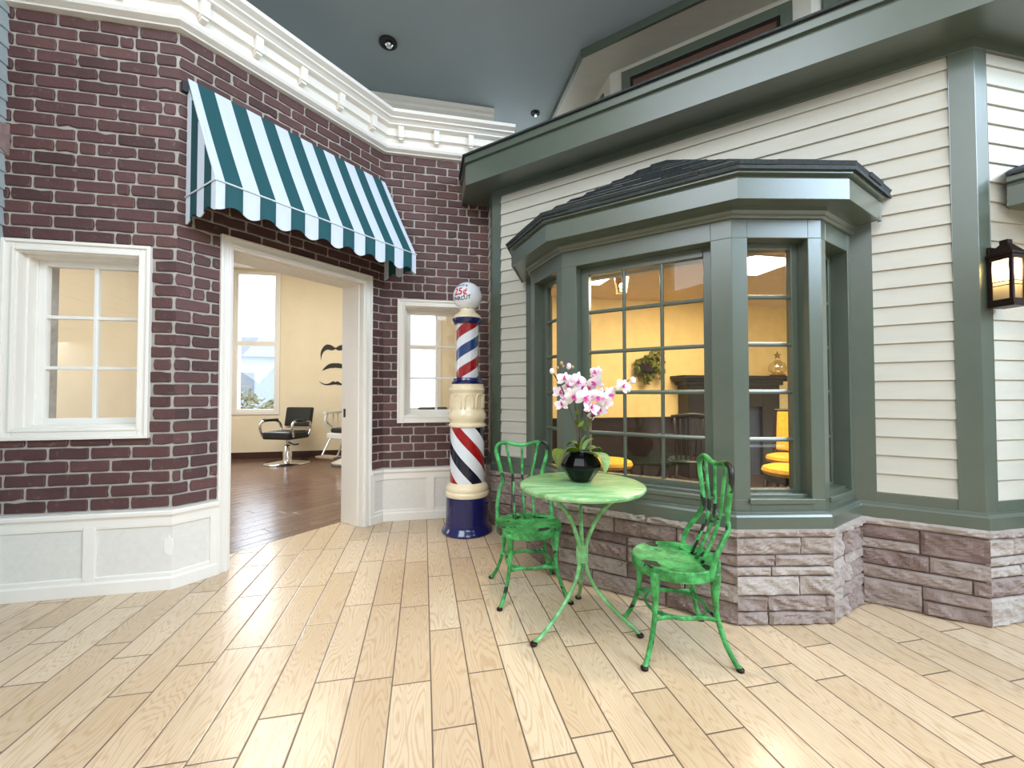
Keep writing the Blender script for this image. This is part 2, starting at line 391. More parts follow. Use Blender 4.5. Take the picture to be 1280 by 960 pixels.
# the rest of the hall, behind and beside the camera: plain walls with tall window openings, a higher roof
def hall_wall(name, fr, x1, holes, label):
    mb = MB(); slab(mb, 0, x1, 0, 10, 0, .15, holes); struct(mb.build(name, M['hall_wall'], frame=fr), label, 'wall')
hall_wall('wall_south', Frame((9, -5), (-1, 0)), 16, [(5, 9.4, 3.6, 7.2), (10.4, 15.6, 4.2, 9.6)], 'pale hall wall with tall windows behind the camera')
hall_wall('wall_east', Frame((7.2, 4.5), (0, -1)), 9.5, [(4.3, 8.7, 3.4, 7.0)], 'pale hall wall with a tall window at the right')
hall_wall('wall_west', Frame((-7, -5), (0, 1)), 7.4, [], 'pale hall wall at the left')
mb = MB(); mb.prism([(-7, -5), (9, -5), (9, 2.1), (-7, 2.1)], 10, 10.1); mb.box(-8, 9, 2.0, 2.1, 4.5, 10.05)
struct(mb.build('ceiling_high', M['hall_wall']), 'higher roof of the hall above the camera', 'ceiling')
mb = MB(); mb.box(-8, 13.5, .02, .2, 3.6, 4.55)  # unseen strip added to keep sky light from leaking in under the ceiling
struct(mb.build('wall_light_block', M['ceiling'], frame=FB), 'grey unseen wall added to block light over the fronts, under the ceiling', 'wall')

# ------------------------------------------------------------ brick walls
CH, BL = .0772, .212
def brick(mb, x0, x1, z0, z1, r):
    j = .0030; n = max(2, int((x1 - x0) / .045)); out = []
    rad = .006
    for k in range(n + 1): out.append((x0 + rad + (x1 - x0 - 2 * rad) * k / n, z0 + r.uniform(-j, j) * .6))
    out.append((x1 - .002, z0 + rad)); out.append((x1 + r.uniform(-j, j), (z0 + z1) / 2)); out.append((x1 - .002, z1 - rad))
    for k in range(n + 1): out.append((x1 - rad - (x1 - x0 - 2 * rad) * k / n, z1 + r.uniform(-j, j) * .6))
    out.append((x0 + .002, z1 - rad)); out.append((x0 + r.uniform(-j, j), (z0 + z1) / 2)); out.append((x0 + .002, z0 + rad))
    if r.random() < .45:                         # a chipped edge
        i = r.randrange(len(out)); cx, cz = (x0 + x1) / 2, (z0 + z1) / 2; f = r.uniform(.06, .16)
        out[i] = (out[i][0] + (cx - out[i][0]) * f * .4, out[i][1] + (cz - out[i][1]) * f * 2)
    cx, cz = (x0 + x1) / 2, (z0 + z1) / 2; m = len(out); dpt = .010 + r.uniform(-.002, .002)
    sx, sz = 1 - .005 / max(.01, (x1 - x0) / 2), 1 - .005 / ((z1 - z0) / 2)
    vs = [(x, 0, z) for x, z in out] + [(x, -dpt * .7, z) for x, z in out] + [(cx + (x - cx) * sx, -dpt, cz + (z - cz) * sz) for x, z in out]
    fs = []
    for i in range(m):
        k = (i + 1) % m; fs += [(i, k, m + k, m + i), (m + i, m + k, 2 * m + k, 2 * m + i)]
    fs.append(tuple(range(2 * m, 3 * m)))
    t = min(.99, max(.01, r.gauss(.5, .2))); mb.add(vs, fs, 1, t if abs(t - .5) > 1e-3 else .501)
def brick_wall(name, fr, x0, x1, z1, holes, cover, label, off=0, seed=1, wx0=None, wx1=None):
    r = random.Random(seed); mb = MB()
    slab(mb, x0 if wx0 is None else wx0, x1 if wx1 is None else wx1, 0, z1, 0, .3, holes)
    k = 0; z = .419
    while z < 3.50:
        x = x0 - BL * ((k % 2) * .5 + off); g = .0125
        while x < x1:
            L = BL; cuts = [L] if r.random() > .05 else [L * r.uniform(.3, .65)]
            if len(cuts) == 1 and cuts[0] < L: cuts.append(L)
            a = x
            for c in cuts:
                b = x + c
                segs = [(max(a, x0), min(b, x1) )]
                for h in cover:                  # stop at casings
                    if z + CH > h[2] + .02 and z < h[3] - .02:
                        ns = []
                        for s0, s1 in segs:
                            if s1 <= h[0] or s0 >= h[1]: ns.append((s0, s1)); continue
                            if s0 < h[0]: ns.append((s0, h[0] + .012))
                            if s1 > h[1]: ns.append((h[1] - .012, s1))
                        segs = ns
                for s0, s1 in segs:
                    e0 = -.006 if s0 <= x0 + 1e-6 else g / 2; e1 = -.006 if s1 >= x1 - 1e-6 else g / 2
                    if s1 - s0 > .03: brick(mb, s0 + e0, s1 - e1, z + g / 2, z + CH - g / 2, r)
                for h in cover:                  # cut bricks over and under a casing
                    for za, zb in ((h[3] - .004, z + CH - g / 2), (z + g / 2, h[2] + .004)):
                        if not (z <= za + .01 and zb <= z + CH and zb - za > .018 and zb - za < CH - g): continue
                        if not (z + CH > h[2] + .02 and z < h[3] - .02): continue
                        lo, hi = max(x, h[0] - .01), min(x + BL, h[1] + .01)
                        if hi - lo > .03: brick(mb, lo + g / 2, hi - g / 2, za, zb, r)
                a = b
            x += L
        z += CH; k += 1
    return struct(mb.build(name, [M['mortar'], M['brick']], frame=fr), label, 'wall')
WIN1 = (-.884, -.129, .930, 2.114); WIN3 = (.133, .875, .921, 2.108); DOOR = (.235, 1.477, 0, 2.286)
def inset(q, m, bottom=True): return (q[0] + m, q[1] - m, q[2] + (m if bottom else 0), q[3] - m)
brick_wall('wall_left', F1, -.905, 0, 3.6, [inset(WIN1, .055)], [WIN1], 'dark red brick wall with the large cream window at the left', .3, 1, -2.9, 0)
brick_wall('wall_doorway', F2, 0, 1.6205, 3.6, [inset(DOOR, .07, False)], [DOOR], 'dark red brick wall with the cased doorway under the awning', .62, 2)
brick_wall('wall_back', F3, 0, S3 + .12, 3.6, [inset(WIN3, .055)], [WIN3], 'dark red brick wall with the small window behind the barber pole', .15, 3, -.1)

# the neighbouring grey clapboard front, only a sliver of it in view
FN = Frame(F1.p(-.895, 1.6), -F1.n)
def clapboards(mb, x0, x1, zs, y=0, proud=.012, holes=(), mi=0):
    """tilted overlapping boards; zs = board bottoms going up"""
    for z0, z1 in zip(zs, zs[1:]):
        spans = [(x0, x1)]
        for h in holes:
            if z1 > h[2] + .01 and z0 < h[3] - .01:
                ns = []
                for a, b in spans:
                    if b <= h[0] or a >= h[1]: ns.append((a, b)); continue
                    if a < h[0]: ns.append((a, h[0]))
                    if b > h[1]: ns.append((h[1], b))
                spans = ns
        for a, b in spans:
            mb.add([(a, y - proud, z0), (b, y - proud, z0), (b, y - .002, z1), (a, y - .002, z1), (a, y + .01, z0), (b, y + .01, z0), (b, y + .01, z1), (a, y + .01, z1)],
                   [(0, 1, 2, 3), (1, 0, 4, 5), (0, 3, 7, 4), (2, 1, 5, 6), (3, 2, 6, 7)], mi)
def zlist(top, step, bottom):
    z = top; out = [top]
    while z - step > bottom: z -= step; out.append(z)
    out.append(bottom); return sorted(out)
mb = MB(); mb.box(0, 1.6, 0, .1, 0, 4.4); clapboards(mb, 0, 1.6, zlist(4.3, .1055, .5))
struct(mb.build('wall_neighbour', M['grey_siding'], frame=FN), 'grey green clapboard wall, a sliver at the left edge', 'wall')
mb = MB(); r = random.Random(5)
mb.add([(-.90, 0, 2.60), (-.868, 0, 2.60), (-.868, 0, 2.80), (-.90, 0, 2.80), (-.90, -.07, 2.63), (-.875, -.06, 2.64), (-.878, -.06, 2.77), (-.90, -.07, 2.78)],
       [(0, 1, 5, 4), (1, 2, 6, 5), (2, 3, 7, 6), (4, 5, 6, 7), (3, 0, 4, 7), (3, 2, 1, 0)])
struct(mb.build('trim_9', M['rubble'], frame=F1, bevel=.006), 'rough brown stone block on the brick at the left edge', 'stone block')

# ------------------------------------------------------------ cornice, wainscot, casings
path = [F1.p(-1.6), W12, W23, F3.p(1.245)]
crown = [(0, 3.507), (.045, 3.507), (.05, 3.515), (.062, 3.520), (.085, 3.530), (.095, 3.548), (.095, 3.556), (.075, 3.560), (.075, 3.622), (.085, 3.630), (.112, 3.634), (.112, 3.645), (.100, 3.65), (.100, 3.712),
         (.135, 3.716), (.150, 3.722), (.152, 3.734), (.172, 3.748), (.196, 3.756), (.198, 3.768), (.216, 3.776), (.238, 3.786), (.240, 3.815), (0, 3.82)]
mb = MB(); sweep(mb, crown, path)
co = mb.build('trim_1', M['cream_trim']); struct(co, 'cream cornice with small blocks along the top of the brick walls', 'cornice')
def block(parent, fr, s):
    mb = MB(); mb.box(s - .026, s + .026, -.138, -.08, 3.612, 3.718); mb.box(s - .020, s + .020, -.126, -.07, 3.594, 3.614)
    b = mb.build('block', M['cream_trim'], bevel=.003); b.parent = parent; b.location = fr.o; b.rotation_euler = (0, 0, fr.rz)
for s in (-.62, -.29): block(co, F1, s)
for s in (.085, .415, .745, 1.075, 1.405): block(co, F2, s)
for s in (.165, .495, .825, 1.15): block(co, F3, s)
# a second cornice stands further back under the ceiling
F3b = Frame(F3.p(-1.3, -.68), F3.u)
mb = MB(); sweep(mb, [(-.3, 4.30), (.0, 4.30), (.02, 4.33), (.06, 4.35), (.06, 4.38), (.10, 4.41), (.10, 4.44), (.13, 4.455), (.13, 4.497), (-.3, 4.497)], [F3b.p(0), F3b.p(2.47)])
struct(mb.build('trim_2', M['cream_trim']), 'second cream cornice higher up, behind the brick parapet', 'cornice')
mb = MB(); mb.box(0, 2.4, 0, .25, 3.3, 4.3)
struct(mb.build('wall_upper_back', M['cream_trim'], frame=F3b), 'upper wall under the second cornice', 'wall')

def wainscot(name, pts, ends, stiles, label):
    mb = MB()
    sweep(mb, [(0, 0), (.014, 0), (.014, .46), (0, .46)], pts)
    o = mb.build(name, M['wainscot']); struct(o, label, 'wainscot')
    mb = MB(); sweep(mb, [(0, .448), (.034, .448), (.036, .455), (.046, .462), (.048, .482), (.042, .490), (0, .494)], pts)
    sweep(mb, [(.01, .40), (.028, .40), (.028, .449), (.01, .449)], pts)
    mb.build('cap_rail', M['cream_trim'], o, bevel=.002)
    mb = MB(); sweep(mb, [(.01, 0), (.034, 0), (.034, .070), (.026, .082), (.026, .094), (.01, .094)], pts)
    mb.build('base_rail', M['cream_trim'], o, bevel=.002)
    for fr, s, w_ in stiles:
        mb = MB(); mb.box(s - w_ / 2, s + w_ / 2, -.0285, -.005, .085, .41)
        b = mb.build('stile', M['cream_trim'], bevel=.002); b.parent = o; b.location = fr.o; b.rotation_euler = (0, 0, fr.rz)
    for q in ends:                               # thin moulding inside each panel
        mb = MB()
        sweep(mb, [(.01, .386), (.020, .386), (.026, .392), (.026, .401), (.01, .401)], q)
        sweep(mb, [(.01, .093), (.026, .093), (.026, .102), (.020, .108), (.01, .108)], q)
        mb.build('panel_moulding', M['cream_trim'], o, bevel=.001)
    return o
wa = wainscot('wainscot_left', [F1.p(-.905), W12, F2.p(.236)], [[F1.p(-.86), F1.p(-.452)], [F1.p(-.39), W12, F2.p(.195)]], [(F1, -.42, .062), (F1, -.885, .04), (F2, .215, .042)], 'cream panelled wainscot below the large window, turning the corner to the door')
mb = MB(); r = random.Random(3)                  # dab of white filler on the corner panel
pts = []
for k in range(18):
    a = 2 * math.pi * k / 18; rr = 1 + .35 * noise.noise(V((math.cos(a) * 1.7, math.sin(a) * 1.7, 3)))
    pts.append((-.002 + .030 * rr * math.cos(a), .265 + .062 * rr * math.sin(a)))
n_ = len(pts)
mb.add([(x - .012, -.0145, z) for x, z in pts] + [(-.012 + (x) * .8, -.0175, .265 + (z - .265) * .8) for x, z in pts], [(i, (i + 1) % n_, n_ + (i + 1) % n_, n_ + i) for i in range(n_)] + [tuple(range(n_, 2 * n_))])
f_ = mb.build('filler_patch', M['white_paint']); f_.parent = wa; f_.location = F1.o; f_.rotation_euler = (0, 0, F1.rz); f_['label'] = 'white filler dab on the corner panel'
wainscot('wainscot_back', [F2.p(1.476), W23, F3.p(S3)], [[F2.p(1.515), W23, F3.p(.405)], [F3.p(.49), F3.p(S3 - .02)]], [(F2, 1.496, .038), (F3, .447, .075)], 'cream panelled wainscot behind the barber pole')

def picture_frame(mb, q, wd, y0, y1, bottom=True):
    x0, x1, z0, z1 = q
    mb.box(x0, x0 + wd, y1, y0, z0, z1); mb.box(x1 - wd, x1, y1, y0, z0, z1); mb.box(x0 + wd, x1 - wd, y1, y0, z1 - wd, z1)
    if bottom: mb.box(x0 + wd, x1 - wd, y1, y0, z0, z0 + wd)
def brick_window(name, fr, q, label, mat):
    e = empty(name, frame=fr); struct(e, label, 'window')
    mb = MB(); picture_frame(mb, q, .062, 0, -.022); picture_frame(mb, q, .020, -.02, -.034); picture_frame(mb, inset(q, .048), .016, -.02, -.029)
    mb.build('casing', M[mat], e, bevel=.004)
    i = inset(q, .060)
    mb = MB(); picture_frame(mb, i, .012, .16, -.012); picture_frame(mb, inset(i, .010), .012, .16, .045); picture_frame(mb, inset(i, .014), .012, .16, .10)
    mb.build('jamb', M[mat], e, bevel=.002)
    g = inset(i, .024)
    sash = MB(); picture_frame(sash, g, .036, .155, .112)
    so = sash.build('sash', M['white_paint'], e, bevel=.003)
    p = inset(g, .034); pw, ph = (p[1] - p[0]) / 2, (p[3] - p[2]) / 3
    mb = MB(); mb.box(p[0] + pw - .011, p[0] + pw + .011, .118, .150, p[2], p[3])
    for k in (1, 2): mb.box(p[0], p[1], .120, .148, p[2] + ph * k - .010, p[2] + ph * k + .010)
    mb.build('muntin_grid', M['white_paint'], so, bevel=.004)
    mb = MB(); mb.box(p[0] - .005, p[1] + .005, .131, .135, p[2] - .005, p[3] + .005); mb.build('glass_pane', M['glass'], so)
brick_window('window_1', F1, WIN1, 'cream framed six pane window in the left brick wall', 'cream_trim')
brick_window('window_2', F3, WIN3, 'cream framed six pane window half hidden by the barber pole', 'cream_trim')

d = empty('door_1', frame=F2); struct(d, 'cream cased doorway to the barber room under the awning', 'doorway')
mb = MB(); picture_frame(mb, DOOR, .068, 0, -.020, False); picture_frame(mb, DOOR, .018, -.018, -.032, False); picture_frame(mb, inset(DOOR, .05, False), .016, -.018, -.027, False)
mb.build('casing', M['cream_trim'], d, bevel=.003)
q = inset(DOOR, .064, False)
mb = MB(); picture_frame(mb, q, .020, .305, -.010, False); picture_frame(mb, inset(q, .018, False), .012, .14, .05, False)
mb.build('jamb', M['cream_trim'], d, bevel=.002)
for s in (q[0] + .0195, q[1] - .0215):
    mb = MB(); mb.box(s, s + .002, .245, .275, .98, 1.06); mb.box(s - .002, s + .004, .252, .262, 1.0, 1.04); mb.build('strike_plate', M['dark_metal'], d)
mb = MB(); picture_frame(mb, (DOOR[0], DOOR[1], 0, 2.286), .066, .322, .300, False); mb.build('inner_casing', M['cream_trim'], d)

# ------------------------------------------------------------ barber room shell
bl, br = cross(Frame(F1.p(-2.9), -C45), FB), cross(Frame(FL.o, FL.u), FB)
sl, sr = (bl - FB.o).dot(FB.u), (br - FB.o).dot(FB.u)
mb = MB(); WB = (-.515, .205, .865, 3.485)
WB2 = (2.46, 3.20, .865, 3.485)
slab(mb, sl - .1, sr + .3, 0, 3.6, 0, .2, [WB, WB2])
struct(mb.build('wall_barber_back', M['cream_wall'], frame=FB), 'pale cream back wall of the barber room', 'wall')
mb = MB(); F_ = Frame(F1.p(-2.9, -.3), C45); mb.box(-.4, 6.4, -.0, .1, 0, 3.6)
fl_ = Frame(F1.p(-2.9, -.3), C45)
struct(mb.build('wall_barber_left', M['cream_wall'], frame=fl_), 'pale cream side wall of the barber room', 'wall')
xf = (W34 - FL.o).dot(FL.u)
mb = MB(); mb.box(-4.4, xf - .28, 0, .10, 0, 3.6)
struct(mb.build('wall_barber_right', M['cream_wall'], frame=FL), 'pale cream wall between barber room and parlour', 'wall')
mb = MB(); mb.prism([P2(F1.p(-2.9, -.29)), P2(in12), P2(in23), P2(F3.p(S3, -.29)), P2(br), P2(bl)], -.08, .001)
struct(mb.build('floor_barber', M['barber_floor']), 'dark brown plank floor inside the barber room', 'floor')
mb = MB(); mb.prism([P2(F1.p(-2.9, -.28)), P2(in12), P2(in23), P2(F3.p(S3, -.29)), P2(br), P2(bl)], 3.53, 3.6)
struct(mb.build('ceiling_barber', M['white_paint']), 'white ceiling of the barber room', 'ceiling')
mb = MB(); mb.box(sl, sr, -.014, 0, 0, .12)
struct(mb.build('baseboard_barber', M['dark_baseboard'], frame=FB), 'dark brown baseboard along the barber room back wall', 'baseboard')
for wn, WB, lb in (('window_4', WB, 'tall bright window in the barber room back wall, seen through the doorway'), ('window_5', WB2, 'tall bright window seen through the small window behind the barber pole')):
    e = empty(wn, frame=FB); struct(e, lb, 'window')
    mb = MB(); picture_frame(mb, (WB[0] - .05, WB[1] + .05, WB[2] - .05, WB[3]), .06, 0, -.02); picture_frame(mb, WB, .05, .15, -.0); mb.box(WB[0], WB[1], .03, .12, 2.10, 2.19)
    mb.build('frame', M['white_paint'], e, bevel=.003)
    mb = MB(); mb.box(WB[0], WB[1], .08, .085, WB[2], WB[3]); mb.build('glass_pane', M['glass'], e)
# ------------------------------------------------------------ parlour shell
hl, hr = cross(FL, FH), FH.p(4.6)
mb = MB(); mb.box(-1.8, 4.6, 0, .15, .85, 2.6); mb.box(-1.8, 4.6, -.012, .15, 0, .85, 1); mb.box(-1.8, 4.6, -.035, .15, .83, .86, 1)
struct(mb.build('wall_parlour_back', [M['yellow_wall'], M['brown_wood']], frame=FH), 'yellow parlour wall above a dark wood wainscot', 'wall')
mb2 = MB(); mb2.box(-3.4, .78, .105, .18, 0, 2.6)
struct(mb2.build('wall_parlour_left', M['cream_wall'], frame=FL), 'cream side wall of the parlour', 'wall')
fr_ = Frame(FH.p(4.6), -C45); mb = MB(); mb.box(-.1, 4.2, -.1, 0, 0, 2.6)
struct(mb.build('wall_parlour_right', M['yellow_wall'], frame=fr_), 'yellow side wall of the parlour', 'wall')
room = [P2(F4.p(-3.05, -.12)), P2(F4.p(-2.66, -.12)), P2(F4.p(-2.48, .34)), P2(F4.p(-2.09, .60)), P2(F4.p(-1.08, .60)), P2(F4.p(-.68, .34)), P2(F4.p(-.51, -.12)), P2(F4.p(.0, -.12)), P2(F5.p(2.6, -.1)), P2(FH.p(4.6)), P2(hl)]
mb = MB(); mb.prism(room, -.06, .002)
struct(mb.build('floor_parlour', M['dark_floor']), 'dark plank floor inside the parlour', 'floor')
mb = MB(); mb.prism([P2(F4.p(-3.05, -.14)), P2(F4.p(-.01, -.14)), P2(F5.p(2.6, -.12)), P2(FH.p(4.6, -.1)), P2(hl)], 2.55, 2.62)
struct(mb.build('ceiling_parlour', M['beige_ceiling']), 'beige ceiling of the parlour', 'ceiling')

# ------------------------------------------------------------ house walls
OPEN4 = (-2.70, -.47, .45, 2.14)
mb = MB(); slab(mb, -3.12, 0, 0, 3.35, -T, -T + .10, [OPEN4])
slabmat = M['green_trim']
zs = zlist(2.853 + .1055, .1055, .633)
clapboards(mb, -3.035, -2.74, zs, -T, .016, mi=1); clapboards(mb, -2.74, -.42, [z for z in zs if z > 2.1], -T, .016, mi=1); clapboards(mb, -.42, -.092, zs, -T, .016, mi=1)
clapboards(mb, -3.035, -.092, [2.9585, 3.035], -T, .016, mi=1)
struct(mb.build('wall_house', [M['green_trim'], M['siding']], frame=F4), 'cream clapboard house wall around the bay window', 'wall')
mb = MB(); mb.box(0, 1.8, 0, .10, 0, 3.35); clapboards(mb, .078, 1.8, zs + [3.035], 0, .013, mi=1)
struct(mb.build('wall_house_right', [M['green_trim'], M['siding']], frame=F5), 'cream clapboard wall with the lantern at the right edge', 'wall')
sl4 = (HL - FL.o).dot(FL.u)
mb = MB(); mb.box(xf - .02, sl4, 0, .08, 0, 3.35); clapboards(mb, xf - .02, sl4 - .075, zs + [3.035], 0, .013, mi=1)
struct(mb.build('wall_house_left', [M['green_trim'], M['siding']], frame=FL), 'narrow clapboard return where the house meets the brick', 'wall')
# corner boards and bands
hp = [FL.p(max(0, (W34 - FL.o).dot(FL.u) - .05)), HL, HR, F5.p(1.8)]
def board(fr, x0, x1, z0, z1, th=.018, y=0):
    mb = MB(); mb.box(x0, x1, y - th, y, z0, z1); return mb
cb = MB(); sweep(cb, [(0, .5), (.018, .5), (.018, 3.08), (0, 3.08)], [F4.p(-.092, T), HR, F5.p(.076)])
struct(cb.build('trim_3', M['green_trim'], bevel=.002), 'sage green corner board at the right corner of the house', 'corner board')
cb = MB(); sweep(cb, [(0, .5), (.018, .5), (.018, 3.08), (0, 3.08)], [FL.p(sl4 - .078), HL, F4.p(-3.033, T)])
struct(cb.build('trim_4', M['green_trim'], bevel=.002), 'sage green corner board at the left corner of the house', 'corner board')
cb = MB(); sweep(cb, [(0, 3.028), (.020, 3.028), (.020, 3.09), (0, 3.09)], hp)
struct(cb.build('trim_5', M['green_trim'], bevel=.002), 'sage green frieze board under the main eave', 'frieze board')
eave = [(-.02, 3.085), (.262, 3.085), (.262, 3.071), (.276, 3.071), (.276, 3.246), (.262, 3.250), (.262, 3.268), (.286, 3.272), (.286, 3.330), (-.02, 3.330)]
cb = MB(); sweep(cb, eave, hp)
eo = cb.build('trim_6', M['green_trim'], bevel=.002); struct(eo, 'long sage green eave with deep fascia above the clapboards', 'eave')
cb = MB(); sweep(cb, [(-.5, 3.45), (-.5, 3.44), (.300, 3.331), (.306, 3.331), (.306, 3.344), (.300, 3.346)], hp); cb.build('shingle_edge', M['shingle'], eo)
# bottom bands: water table and apron, carried round the bay
BAY = [(-2.675, 0), (-2.511, .390), (-2.095, .673), (-1.073, .673), (-.657, .390), (-.493, 0)]
def bayp(off): # bay corner points offset outwards from the stone face
    P = [V(p) for p in BAY]; res = []
    for i in range(6):
        if i == 0: d = (P[1] - P[0]).normalized(); n = V((-d.y, d.x)); res.append(P[0] + n * off + d * 0)
        elif i == 5: d = (P[5] - P[4]).normalized(); n = V((-d.y, d.x)); res.append(P[5] + n * off)
        else:
            d0 = (P[i] - P[i - 1]).normalized(); d1 = (P[i + 1] - P[i]).normalized(); n0 = V((-d0.y, d0.x)); n1 = V((-d1.y, d1.x)); b = (n0 + n1).normalized(); res.append(P[i] + b * (off / b.dot(n0)))
    return res
def w4p(p): return F4.p(p[0], p[1])
bt = bayp(T)
# stretch the end facets back to the wall plane
def to_wall(P, n):
    P = [v.copy() for v in P]
    for i, j in ((0, 1), (5, 4)):
        d = (P[i] - P[j]); P[i] = P[j] + d * ((P[j].y - n) / (P[j].y - P[i].y))
    return P
bt = to_wall(bt, T)
round_path = [hp[0], HL] + [w4p(p) for p in bt] + [HR, F5.p(1.8)]
cb = MB(); sweep(cb, [(0, .515), (.016, .515), (.016, .634), (0, .634)], [hp[0], HL, w4p(bt[0])]); sweep(cb, [(0, .515), (.016, .515), (.016, .634), (0, .634)], [w4p(bt[5]), HR, F5.p(1.8)])
sweep(cb, [(0, .488), (.030, .488), (.034, .492), (.034, .556), (.028, .566), (.022, .570), (.022, .580), (0, .580)], round_path)
struct(cb.build('trim_7', M['green_trim'], bevel=.002), 'sage green water table boards on top of the stone base', 'sill board')
cb = MB()
for x0, x1 in ((-.545, -.42), (-2.76, -2.62)): cb.box(x0, x1, -T - .018, -T, .5, 2.3)
struct(cb.build('trim_8', M['green_trim'], frame=F4, bevel=.002), 'sage green boards where the bay meets the clapboards', 'trim board')

# ------------------------------------------------------------ stone base
def stones(mb, fr, L, z0, z1, ml, mr, r, layout=None, dark=0):
    """split-face stones along 0..L of a facet; ml, mr = tan of half the turn at the ends (mitre); layout = (x0, x1, z0, z1, tone) as shares; dark = shade put into the stone tones"""
    mb.box(0, L, -.002, .06, z0, z1, 0)
    if layout is None:
        layout = []; z = 0
        while z < .97:
            h = r.choice((.13, .15, .18, .21, .24))
            if 1 - (z + h) < .11: h = 1 - z
            x = 0
            while x < .999:
                l = r.choice((.16, .22, .30, .36, .44)) / L
                if 1 - (x + l) < .11 / L: l = 1 - x
                layout.append((x, x + l, z, z + h, r.gauss(.5 - dark, .17))); x += l
            z += h
    for x0, x1, a, b, t in layout:
        stone(mb, x0 * L, x1 * L, z0 + (z1 - z0) * a, z0 + (z1 - z0) * b, ml if x0 < .001 else None, mr if x1 > .999 else None, r, .030, .004, min(.97, max(.03, t)))
def rows(spec):
    out = []; z = 0; tot = sum(h for h, _, _ in spec)
    for h, cuts, tones in spec:
        xs = [0] + cuts + [1]
        for k in range(len(xs) - 1): out.append((xs[k], xs[k + 1], z / tot, (z + h) / tot, tones[k]))
        z += h
    return out
LAY = {5: rows([(.070, [.32], [.52, .45]), (.081, [.32, .93], [.42, .50, .5]), (.100, [.66], [.82, .66]), (.049, [.36], [.70, .74]), (.061, [.40], [.46, .62]), (.091, [.68], [.58, .56])]),
       6: rows([(.10, [.45], [.6, .35]), (.07, [.3], [.7, .5]), (.09, [.62], [.66, .42]), (.06, [.4], [.7, .6]), (.132, [.36], [.72, .4])]),
       7: [(0, .51, 0, .33, .50), (.51, 1, 0, .17, .36), (.51, 1, .17, .33, .46), (0, .89, .33, .50, .52), (.89, 1, .33, .50, .36), (0, .57, .50, .70, .24), (.57, 1, .50, .70, .52), (0, .50, .70, .83, .58), (0, .50, .83, 1, .22), (.50, 1, .70, 1, .20)],
       8: rows([(.15, [.22, .5], [.85, .7, .6]), (.10, [.15, .4], [.42, .7, .5]), (.06, [.12, .3], [.8, .75, .6]), (.05, [.25], [.72, .6]), (.10, [.09, .2, .5], [.8, .74, .66, .6])])}
def stone(mb, x0, x1, z0, z1, ml, mr, r, thick=.022, g=.0042, tone=None):
    nx = max(4, int((x1 - x0) / .013)); nz = max(3, int((z1 - z0) / .011))
    a = x0 if ml is not None else x0 + g; b = x1 if mr is not None else x1 - g; c, d = z0 + g, z1 - g
    sd = V((r.uniform(0, 99), r.uniform(0, 99), r.uniform(0, 99))); tx, tz = r.uniform(-.006, .006), r.uniform(-.007, .007); rough = r.uniform(.55, 1.1)
    vs = []
    for j in range(nz + 1):
        for i in range(nx + 1):
            u, v = i / nx, j / nz; x = a + (b - a) * u; z = c + (d - c) * v
            q = V((x * 11, z * 16, 0)) + sd
            q = q + V((v * .9, u * .5, 0)); h = noise.noise(q) * .012 + abs(noise.noise(q * 1.7)) * .026 - abs(noise.noise(q * .9 + V((5, 5, 5)))) * .024 + noise.noise(q * 4.5) * .006
            y = thick * .58 + (h * rough) + tx * (u - .5) * 2 + tz * (v - .5) * 2
            y = max(.004, y)
            eu = 1 if (i in (0, nx)) else 0; ev = 1 if j in (0, nz) else 0
            if (i == 0 and ml is None) or (i == nx and mr is None) or ev: y *= .45
            if i == 0 and ml is not None: y = thick * .6 * (.7 if ev else 1); x = a - ml * y
            if i == nx and mr is not None: y = thick * .6 * (.7 if ev else 1); x = b + mr * y
            vs.append((x, -y, z))
    fs = [(j * (nx + 1) + i, j * (nx + 1) + i + 1, (j + 1) * (nx + 1) + i + 1, (j + 1) * (nx + 1) + i) for j in range(nz) for i in range(nx)]
    bb = len(vs); ring = [i for i in range(nx + 1)] + [j * (nx + 1) + nx for j in range(1, nz + 1)] + [nz * (nx + 1) + i for i in range(nx - 1, -1, -1)] + [j * (nx + 1) for j in range(nz - 1, 0, -1)]
    vs += [(vs[k][0], .004, vs[k][2]) for k in ring]; m = len(ring)
    fs += [(ring[k], bb + k, bb + (k + 1) % m, ring[(k + 1) % m]) for k in range(m)]
    t = min(.98, max(.02, r.gauss(.5, .22))) if tone is None else tone
    mb.add(vs, fs, 1, t if abs(t - .5) > 1e-3 else .502)
r = random.Random(11)
BS = bayp(-.012); BS = to_wall(BS, -.012)
HLs, HRs = F4.p(-3.127, -.012), F4.p(.007, -.012)
st_path = [HLs + C45 * .75, HLs] + [w4p(p) for p in BS] + [HRs, HRs + F5.u * 1.8]
stone_root = empty('wall_stone_base'); struct(stone_root, 'ledgestone base running under the house wall and bay window', 'stone wall')
names = 9
for i in range(len(st_path) - 1):
    p, q = st_path[i], st_path[i + 1]; fr = Frame(p, q - p); L = (q - p).length
    def half(a, b):
        ang = math.atan2(a.x * b.y - a.y * b.x, a.dot(b)); return math.tan(ang / 2)
    ml = half((p - st_path[i - 1]).normalized(), fr.u) if i else 0
    mr = half(fr.u, (st_path[i + 2] - q).normalized()) if i + 2 < len(st_path) else 0
    mb = MB(); stones(mb, fr, L, 0, .452, ml, mr, r, LAY.get(i), .12)  # facets without a layout get shade painted into their stone tones
    x = 0
    while x < L - 1e-6:                          # rough cap course
        l = r.uniform(.35, .6)
        if L - (x + l) < .2: l = L - x
        stone(mb, x, x + l, .451, .496, ml if x == 0 else None, mr if x + l > L - 1e-6 else None, r, .052, .001, r.uniform(.55, .75)); x += l
    o = mb.build('stone_facing', [M['stone_joint'], M['stone']], stone_root); o.location = fr.o; o.rotation_euler = (0, 0, fr.rz)

